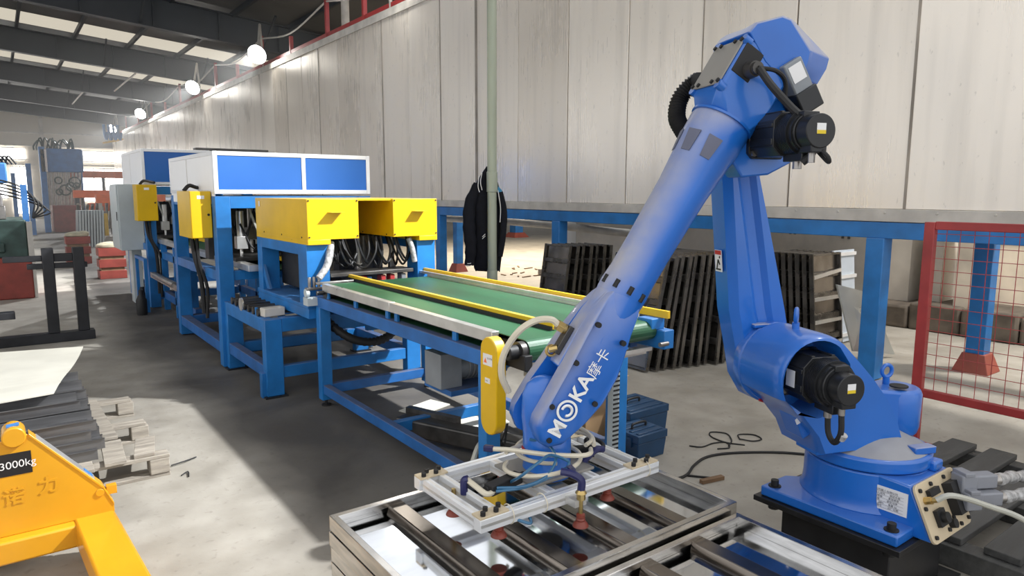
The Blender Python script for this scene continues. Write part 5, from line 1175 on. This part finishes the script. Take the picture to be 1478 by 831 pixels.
# ================================================================== PALLET TRUCK (lower left)
jt = thing('pallet_truck', 'yellow pallet truck frame at the lower left corner', 'pallet truck', (.0, 3.2, 0))
YP = 3.37
g = G()
out = [(-.75, .20), (-.75, .60), (-.06, .60), (-.02, .635), (.03, .61), (.275, .32), (.312, .235), (.312, .20)]
g.hexa([(x, YP, z) for x, z in out], [(x, YP+.012, z) for x, z in out]); g.done('end_plate', 'jack_yellow', jt, bev=.002)
g = G()
for (x0, z0), (x1, z1) in zip(out[4:], out[5:-1]): g.hexa([(x0, YP-.004, z0-.006), (x0, YP+.065, z0-.006), (x0, YP+.065, z0+.008), (x0, YP-.004, z0+.008)], [(x1, YP-.004, z1-.006), (x1, YP+.065, z1-.006), (x1, YP+.065, z1+.008), (x1, YP-.004, z1+.008)])
g.done('edge_flange', 'jack_yellow', jt, bev=.002)
g = G(); g.obox((.150, YP+.030, .478), (.245, 0, -.29), (0, 1, 0), (.29, 0, .245), (.15, .030, .0022)); g.done('painted_reflection', 'alu', jt)  # bright strip painting the white reflection along the sloping flange
g = G(); g.obox((.225, YP+.030, .391), (.245, 0, -.29), (0, 1, 0), (.29, 0, .245), (.022, .016, .0032)); g.done('blue_smear', 'far_blue', jt)
g = G(); g.cyl((-.02, YP-.015, .612), (-.02, YP+.10, .612), .042, n=22); pv = g.done('pivot_tube', 'jack_yellow', jt, bev=.005)
g = G(); g.obox((-.02, YP+.03, .6535), (1, 0, .1), (0, 1, 0), Z, (.022, .02, .002)); g.done('blue_smear', 'far_blue', pv)
g = G(); g.cyl((.262, YP-.006, .300), (.265, YP+.085, .300), .017, n=14); g.cyl((.265, YP+.085, .300), (.265, YP+.088, .300), .013, n=12); g.box(.29, .33, YP+.03, YP+.06, .27, .31); g.done('pin', 'jack_yellow', jt, bev=.004)
g = G(); g.box(-.75, .30, YP-.055, YP+.072, .10, .199); g.done('cross_beam', 'jack_yellow', jt, bev=.01)
g = G(); g.hexa([(.155, 3.40, .095), (.312, 3.40, .095), (.375, 2.25, .095), (.215, 2.25, .095)], [(.155, 3.40, .205), (.312, 3.40, .205), (.375, 2.25, .205), (.215, 2.25, .205)]); g.done('fork', 'jack_yellow', jt, bev=.012)
g = G(); g.hexa([(-.45, 3.40, .095), (-.29, 3.40, .095), (-.23, 2.25, .095), (-.39, 2.25, .095)], [(-.45, 3.40, .205), (-.29, 3.40, .205), (-.23, 2.25, .205), (-.39, 2.25, .205)]); g.done('fork', 'jack_yellow', jt, bev=.012)
for x in (.26, -.33): g = G(); g.cyl((x-.04, 2.45, .045), (x+.04, 2.45, .045), .045, n=18); g.done('roller', 'rubber', jt)
g = G(); g.cyl((-.2, 3.6, .09), (-.1, 3.6, .09), .09, n=20); g.done('wheel', 'rubber', jt)
g = G(); g.box(-.135, .032, YP-.002, YP, .452, .545); lb = g.done('load_label', 'label_black', jt)
plane_text('3000kg', .043, (-.078, YP-.0025, .482), (1, 0, .03), (0, 0, 1), 'load_text', 'label_white', lb)
plane_text('诺', .075, (-.075, YP-.0005, .335), (1, 0, .03), (0, 0, 1), 'embossed_character', 'jack_yellow', jt, bold=.002, depth=.0010)
plane_text('力', .075, (.045, YP-.0005, .355), (1, 0, .03), (0, 0, 1), 'embossed_character', 'jack_yellow', jt, bold=.002, depth=.0010)

# ================================================================== WOODEN PALLET WITH CHANNELS
wp = thing('wooden_pallet', 'broken wooden pallet on the sunlit floor behind the yellow truck', 'pallet', (.2, 4.85, 0))
for x in (-.45, .08, .575):
    for y in (4.18, 4.86, 5.48):
        g = G(); g.box(x, x+.10, y, y+.12, .02, .105); g.done('block', 'wood', wp, bev=.004)
for y in (4.18, 4.86, 5.48):
    g = G(); g.box(-.46, .675, y+.005, y+.105, 0, .019); g.done('bottom_board', 'wood', wp, bev=.002)
    g = G(); g.box(-.46, .66 if y > 4.5 else .678, y+.005, y+.10, .106, .125); g.done('stringer_board', 'wood', wp, bev=.002)
for x, y0, y1, a in ((-.42, 4.12, 5.6, 0), (-.2, 4.15, 5.6, 0), (.02, 4.14, 5.62, 0), (.20, 4.12, 5.58, 0), (.355, 4.16, 4.55, .02), (.37, 4.62, 5.55, -.02), (.50, 4.2, 4.5, .05)):
    g = G(); g.hexa([(x, y0, .126), (x+.105, y0, .126), (x+.105+a, y1, .126), (x+a, y1, .126)], [(x, y0, .146), (x+.105, y0, .146), (x+.105+a, y1, .146), (x+a, y1, .146)]); g.done('deck_board', 'wood', wp, bev=.002)
c0 = None
rows = ['nearest', 'second', 'third', 'fourth', 'farthest']; lay = ['lowest', 'second lowest', 'middle', 'second highest', 'topmost']
for r in range(5):
    for l in range(5 if r else 4):
        y = 4.26+r*.25; z = .148+l*.055; xe = .33+R_.uniform(-.05, .035)+(.03 if l < 2 else 0)
        if c0 is None:
            t = thing('steel_channel', '', 'steel channel', (0, 0, 0), 'grey steel channels on the pallet')
            g = G(); g.box(-1.0, 0, 0, .003, 0, .06); g.box(-1.0, 0, 0.003, .215, 0, .003); g.box(-1.0, 0, .215, .218, 0, .06)
            g.box(-1.0, 0, -.012, 0, .057, .06); g.box(-1.0, 0, .218, .230, .057, .06); g.done('channel', 'profile_grey', t); c0 = t; o = t
        else: o = copy_tree(c0)
        o.location = (xe, y+R_.uniform(-.006, .006), z); o.rotation_euler = (R_.uniform(-.03, .03), 0, R_.uniform(-.02, .02))
        o['label'] = 'grey steel channel on the pallet, %s layer of the %s row' % (lay[l], rows[r])
g = G(); n = 8; A = []; B = []
for i in range(n+1):
    f = i/n; A.append((-.95+.0*f, 4.50+1.9*f, .435+.015*math.sin(f*6))); B.append((.175+.265*f, 4.62+1.42*f, .44+.02*math.sin(f*5+1)))
for i in range(n): g.hexa([A[i], B[i], B[i+1], A[i+1]], [V(p)+Z*.006 for p in (A[i], B[i], B[i+1], A[i+1])])
bmesh.ops.remove_doubles(g.bm, verts=g.bm.verts[:], dist=1e-5)
tag(g.done('cardboard_sheet', 'card_pale'), 'pale cardboard sheet covering the channels on the wooden pallet', 'sheet')
g = G(); g.tube([(.70, 4.3, .01), (.78, 4.32, .012), (.85, 4.36, .008)], .004, 5); tag(g.done('wire_scrap', 'rubber'), 'longer bent wire scrap on the sunlit floor by the wooden pallet', 'wire')
g = G(); g.tube([(.72, 4.12, .006), (.76, 4.15, .008), (.75, 4.08, .006)], .004, 5); tag(g.done('wire_scrap', 'rubber'), 'short hooked wire scrap on the sunlit floor by the wooden pallet', 'wire')

# ================================================================== BLACK STAND AND LEFT BACKGROUND
bs = thing('black_stand', 'black steel frame stand with two uprights at the left', 'stand', (.2, 8.8, 0))
for x in (.335, .61):
    g = G(); g.box(x, x+.105, 8.72, 8.83, .10, 1.005); g.done('upright', 'black_paint', bs, bev=.006)
for b in ((.20, .74, 8.74, 8.81, .79, .845), (.44, .61, 8.745, 8.805, .86, .945), (.0, .335, 8.74, 8.8, .87, .93), (-1.6, .76, 8.70, 8.85, 0, .10)):
    g = G(); g.box(*b); g.done('crossbar', 'black_paint', bs, bev=.005)
for x in (-.9,): g = G(); g.box(x, x+.1, 8.72, 8.83, .1, 1.0); g.done('upright', 'black_paint', bs, bev=.006)
g = G(); g.box(-.4, .06, 8.3, 8.42, .35, .42); g.box(-.4, -.3, 8.3, 8.42, 0, .35); tag(g.done('black_bracket', 'black_paint', bev=.006), 'small black bracket at the left edge beside the black stand', 'bracket')
t = thing('red_base_machine', 'dark green machine on a red base at the left edge', 'machine', (-.6, 13, 0))
g = G(); g.box(-2.2, .36, 12.6, 14.2, 0, .62); g.done('base', 'mach_red', t, bev=.02)
g = G(); g.box(-2.2, .33, 12.65, 14.1, .62, 1.18); g.box(-.3, .05, 12.6, 12.65, .7, .85); g.done('body', 'mach_green', t, bev=.02)
g = G(); g.box(-.18, .1, 12.9, 13.3, 1.18, 1.38); g.box(-1.2, -.4, 12.9, 13.6, 1.18, 1.5); g.cyl((.05, 13.0, 1.18), (.05, 13.0, 1.62), .03, n=8); g.cyl((-.2, 13.0, 1.18), (-.2, 13.0, 1.62), .03, n=8); g.done('column', 'steel', t, bev=.01)
g = G(); g.box(-.22, .0, 13.0, 13.3, 1.45, 1.72); g.done('yellow_housing', 'rail_yellow', t, bev=.01)
g = G(); g.box(-.9, .16, 12.9, 13.7, 1.72, 2.02); g.done('blue_head', 'far_blue', t, bev=.02)
g = G(); g.box(.30, .38, 12.7, 12.8, .9, 1.7); g.done('blue_post', 'far_blue', t)
g = G()
for i in range(14): x = -.5+i*.05; g.tube([(x, 13, 2.0), (x+.04, 12.95, 2.12), (x+.1, 13, 2.06), (x+.14, 13.0, 2.0)], .014, 5, 4)
for i in range(5): g.tube([(-.4, 12.8, 1.85-.05*i), (.2, 12.75, 1.72-.05*i), (.45+.05*i, 12.7, 1.5-.05*i), (.42, 12.7, 1.2)], .012, 5, 5)
g.done('hoses', 'rubber', t, kind='stuff')
g = G(); g.box(.33, .40, 12.62, 12.7, .0, 1.15); g.done('guard_post', 'lip', t)
t = thing('blue_head_machine', 'far press machine with blue head on a red base in the left aisle', 'machine', (2.3, 33, 0))
g = G(); g.box(1.75, 2.75, 32.6, 34, 0, 1.05); g.done('base', 'mach_red', t, bev=.03)
g = G(); g.box(1.45, 1.65, 32.5, 32.8, 0, 3.3); g.box(2.75, 2.9, 33.2, 33.5, 0, 2.6); g.done('post', 'far_blue', t, bev=.02)
g = G(); g.box(1.7, 2.9, 32.6, 33.6, 2.35, 3.25); g.done('blue_head', 'far_blue', t, bev=.04)
g = G(); g.box(1.5, 1.7, 32.5, 33, 2.35, 3.2); g.done('white_side', 'white_panel', t)
g = G()
for i in range(10): x = 1.65+i*.12; g.cyl((x, 33, 1.05), (x+.05, 33, 2.4), .05, n=7)
g.done('rods', 'steel', t, kind='stuff')
g = G()
for i in range(12): x = 1.6+R_.uniform(0, 1.1); q = R_.uniform(-.3, .4); g.tube([(x, 32.9, 3.2), (x+q*.4, 32.7, 3.3+R_.uniform(.1, .4)), (x+q, 32.8, 3.35), (x+q, 33, 3.2)], .03, 5, 4)
for i in range(6): x = 1.75+R_.uniform(0, .9); g.torus((x, 32.4, 1.55+R_.uniform(0, .5)), (R_.uniform(-.6, .6), 1, 0), R_.uniform(.1, .2), .03, 12, 5)
g.done('hoses', 'mach_green', t, kind='stuff')
for k, (x, y, h) in enumerate(((.95, 31, 2.6), (.6, 38, 2.4))):
    g = G(); g.box(x, x+.16, y, y+.16, 0, h); tag(g.done('blue_upright', 'far_blue'), ('slim blue upright left of the far blue headed press', 'faint blue upright farther back in the left aisle')[k], 'post')
t = thing('orange_rack', 'orange steel racks in the distance left of the grey cabinet', 'rack', (3, 29, 0))
for i, (x0, x1, y, z) in enumerate(((2.3, 4.6, 30, 1.5), (2.7, 4.8, 27, 1.35), (2.5, 4.9, 34, 2.3), (2.6, 4.0, 28.4, 1.05))):
    g = G(); g.box(x0, x1, y, y+.5, z-.14, z+.14); g.done('beam', 'orange', t, bev=.01)
    for x in (x0+.1, (x0+x1)/2, x1-.1): g = G(); g.box(x-.05, x+.05, y, y+.1, 0, z-.14); g.done('leg', ('rafter', 'lip')[i % 2], t)
g = G()
for i in range(16): x = 2.2+i*.14; g.cyl((x, 27.5+R_.uniform(0, 2), .3), (x, 27.5, 1.0+R_.uniform(0, .5)), .05, n=6)
g.done('clutter', 'steel', t, kind='stuff')
t = thing('ribbed_crate', 'grey ribbed sheet metal stack on the left aisle floor', 'stack', (2.1, 23.7, 0))
g = G(); g.hexa([(1.80, 23.4, 0), (2.46, 23.5, 0), (2.46, 24.2, 0), (1.80, 24.2, 0)], [(1.86, 23.5, 1.05), (2.52, 23.6, 1.05), (2.52, 24.2, 1.05), (1.86, 24.2, 1.05)]); g.done('block', 'motor_grey', t)
for i in range(9): g = G(); x = 1.83+i*.072; g.hexa([(x, 23.36, 0), (x+.035, 23.36, 0), (x+.035, 23.41, 0), (x, 23.41, 0)], [(x+.06, 23.47, 1.05), (x+.095, 23.47, 1.05), (x+.095, 23.52, 1.05), (x+.06, 23.52, 1.05)]); g.done('sheet_edge', 'cab_grey', t)
g = G(); g.box(2.52, 2.62, 23.7, 24.0, .3, .95); tag(g.done('yellow_panel', 'rail_yellow'), 'yellow panel end just right of the grey ribbed stack', 'panel')
for x0, x1, y, h, lb in ((1.42, 1.86, 14.6, .58, 'red crate with a pale sack on it in front of the grey cabinet'), (1.15, 1.62, 18.0, .62, 'red crate with a pale sack farther back in the left aisle')):
    t = thing('red_crate', lb, 'crate', ((x0+x1)/2, y+.2, 0), 'red crates in the aisle')
    for z in (0, h*.36, h*.72): g = G(); g.box(x0, x1, y, y+.03, z, z+h*.26); g.box(x0, x0+.03, y+.03, y+.4, z, z+h*.26); g.box(x1-.03, x1, y+.03, y+.4, z, z+h*.26); g.box(x0+.03, x1-.03, y+.37, y+.4, z, z+h*.26); g.done('board', 'mach_red', t, bev=.006)
    g = G(); g.box(x0+.03, x1-.03, y+.03, y+.37, 0, h*.9); g.done('filling', 'rust', t)
    g = G(); g.sph(((x0+x1)/2, y+.2, h+.02), .22, (1.1, .9, .35), 14); g.sph(((x0+x1)/2+.12, y+.15, h+.05), .12, (1, .8, .5), 10); tag(g.done('pale_sack', 'sack'), 'pale crumpled sack lying on the %s red crate' % ('nearer' if y < 15 else 'farther'), 'sack')
g = G(); g.cyl((1.80, 14.75, .6), (1.80, 14.75, .85), .05, n=10); tag(g.done('red_can', 'red_paint'), 'small red can standing on the nearer red crate', 'can')
# blue hoist hanging at the far end
t = thing('hanging_hoist', 'small blue hanging hoses and yellow arm near the far wall top', 'hoist', (5.3, 44, 4.6))
g = G()
for i in range(4): x = 5.0+i*.22; g.tube([(x, 44, 5.2), (x+.03, 44, 4.6), (x+.1, 44, 4.4), (x+.16, 44, 4.8)], .07, 6, 4)
g.done('blue_hose', 'far_blue', t)
g = G(); g.bar((4.9, 44, 4.2), (5.9, 44, 4.45), .1, .1); g.done('arm', 'rail_yellow', t)
# beyond the tank
t = thing('storage_racks', 'dark storage racks far away under the tank', 'rack', (24, 30, 0))
for i in range(12):
    x = 15+i*1.5; y = 34-i*1.1+R_.uniform(-.5, .5); g = G(); g.box(x, x+1.4, y, y+1, 0, R_.uniform(1.4, 2.6)); g.done('rack_bay', ('mach_green', 'dark_steel', 'mach_red', 'box_blue')[i % 4], t)
for k, (x, y) in enumerate(((14.75, 20.95), (14.95, 20.75))):
    t = thing('fire_extinguisher', ('left', 'right')[k]+' red fire extinguisher of the far pair beside the jacket', 'extinguisher', (x, y, 0), 'far fire extinguishers')
    g = G(); g.lathe([(.11, 0), (.12, .05), (.12, .55), (.07, .64), (.04, .68)], (x, y, 0), Z, 16); g.done('cylinder', 'red_paint', t); g = G(); g.lathe([(.04, .68), (.06, .71), (.06, .78), (.02, .80)], (x, y, 0), Z, 10); g.done('valve', 'rubber', t)
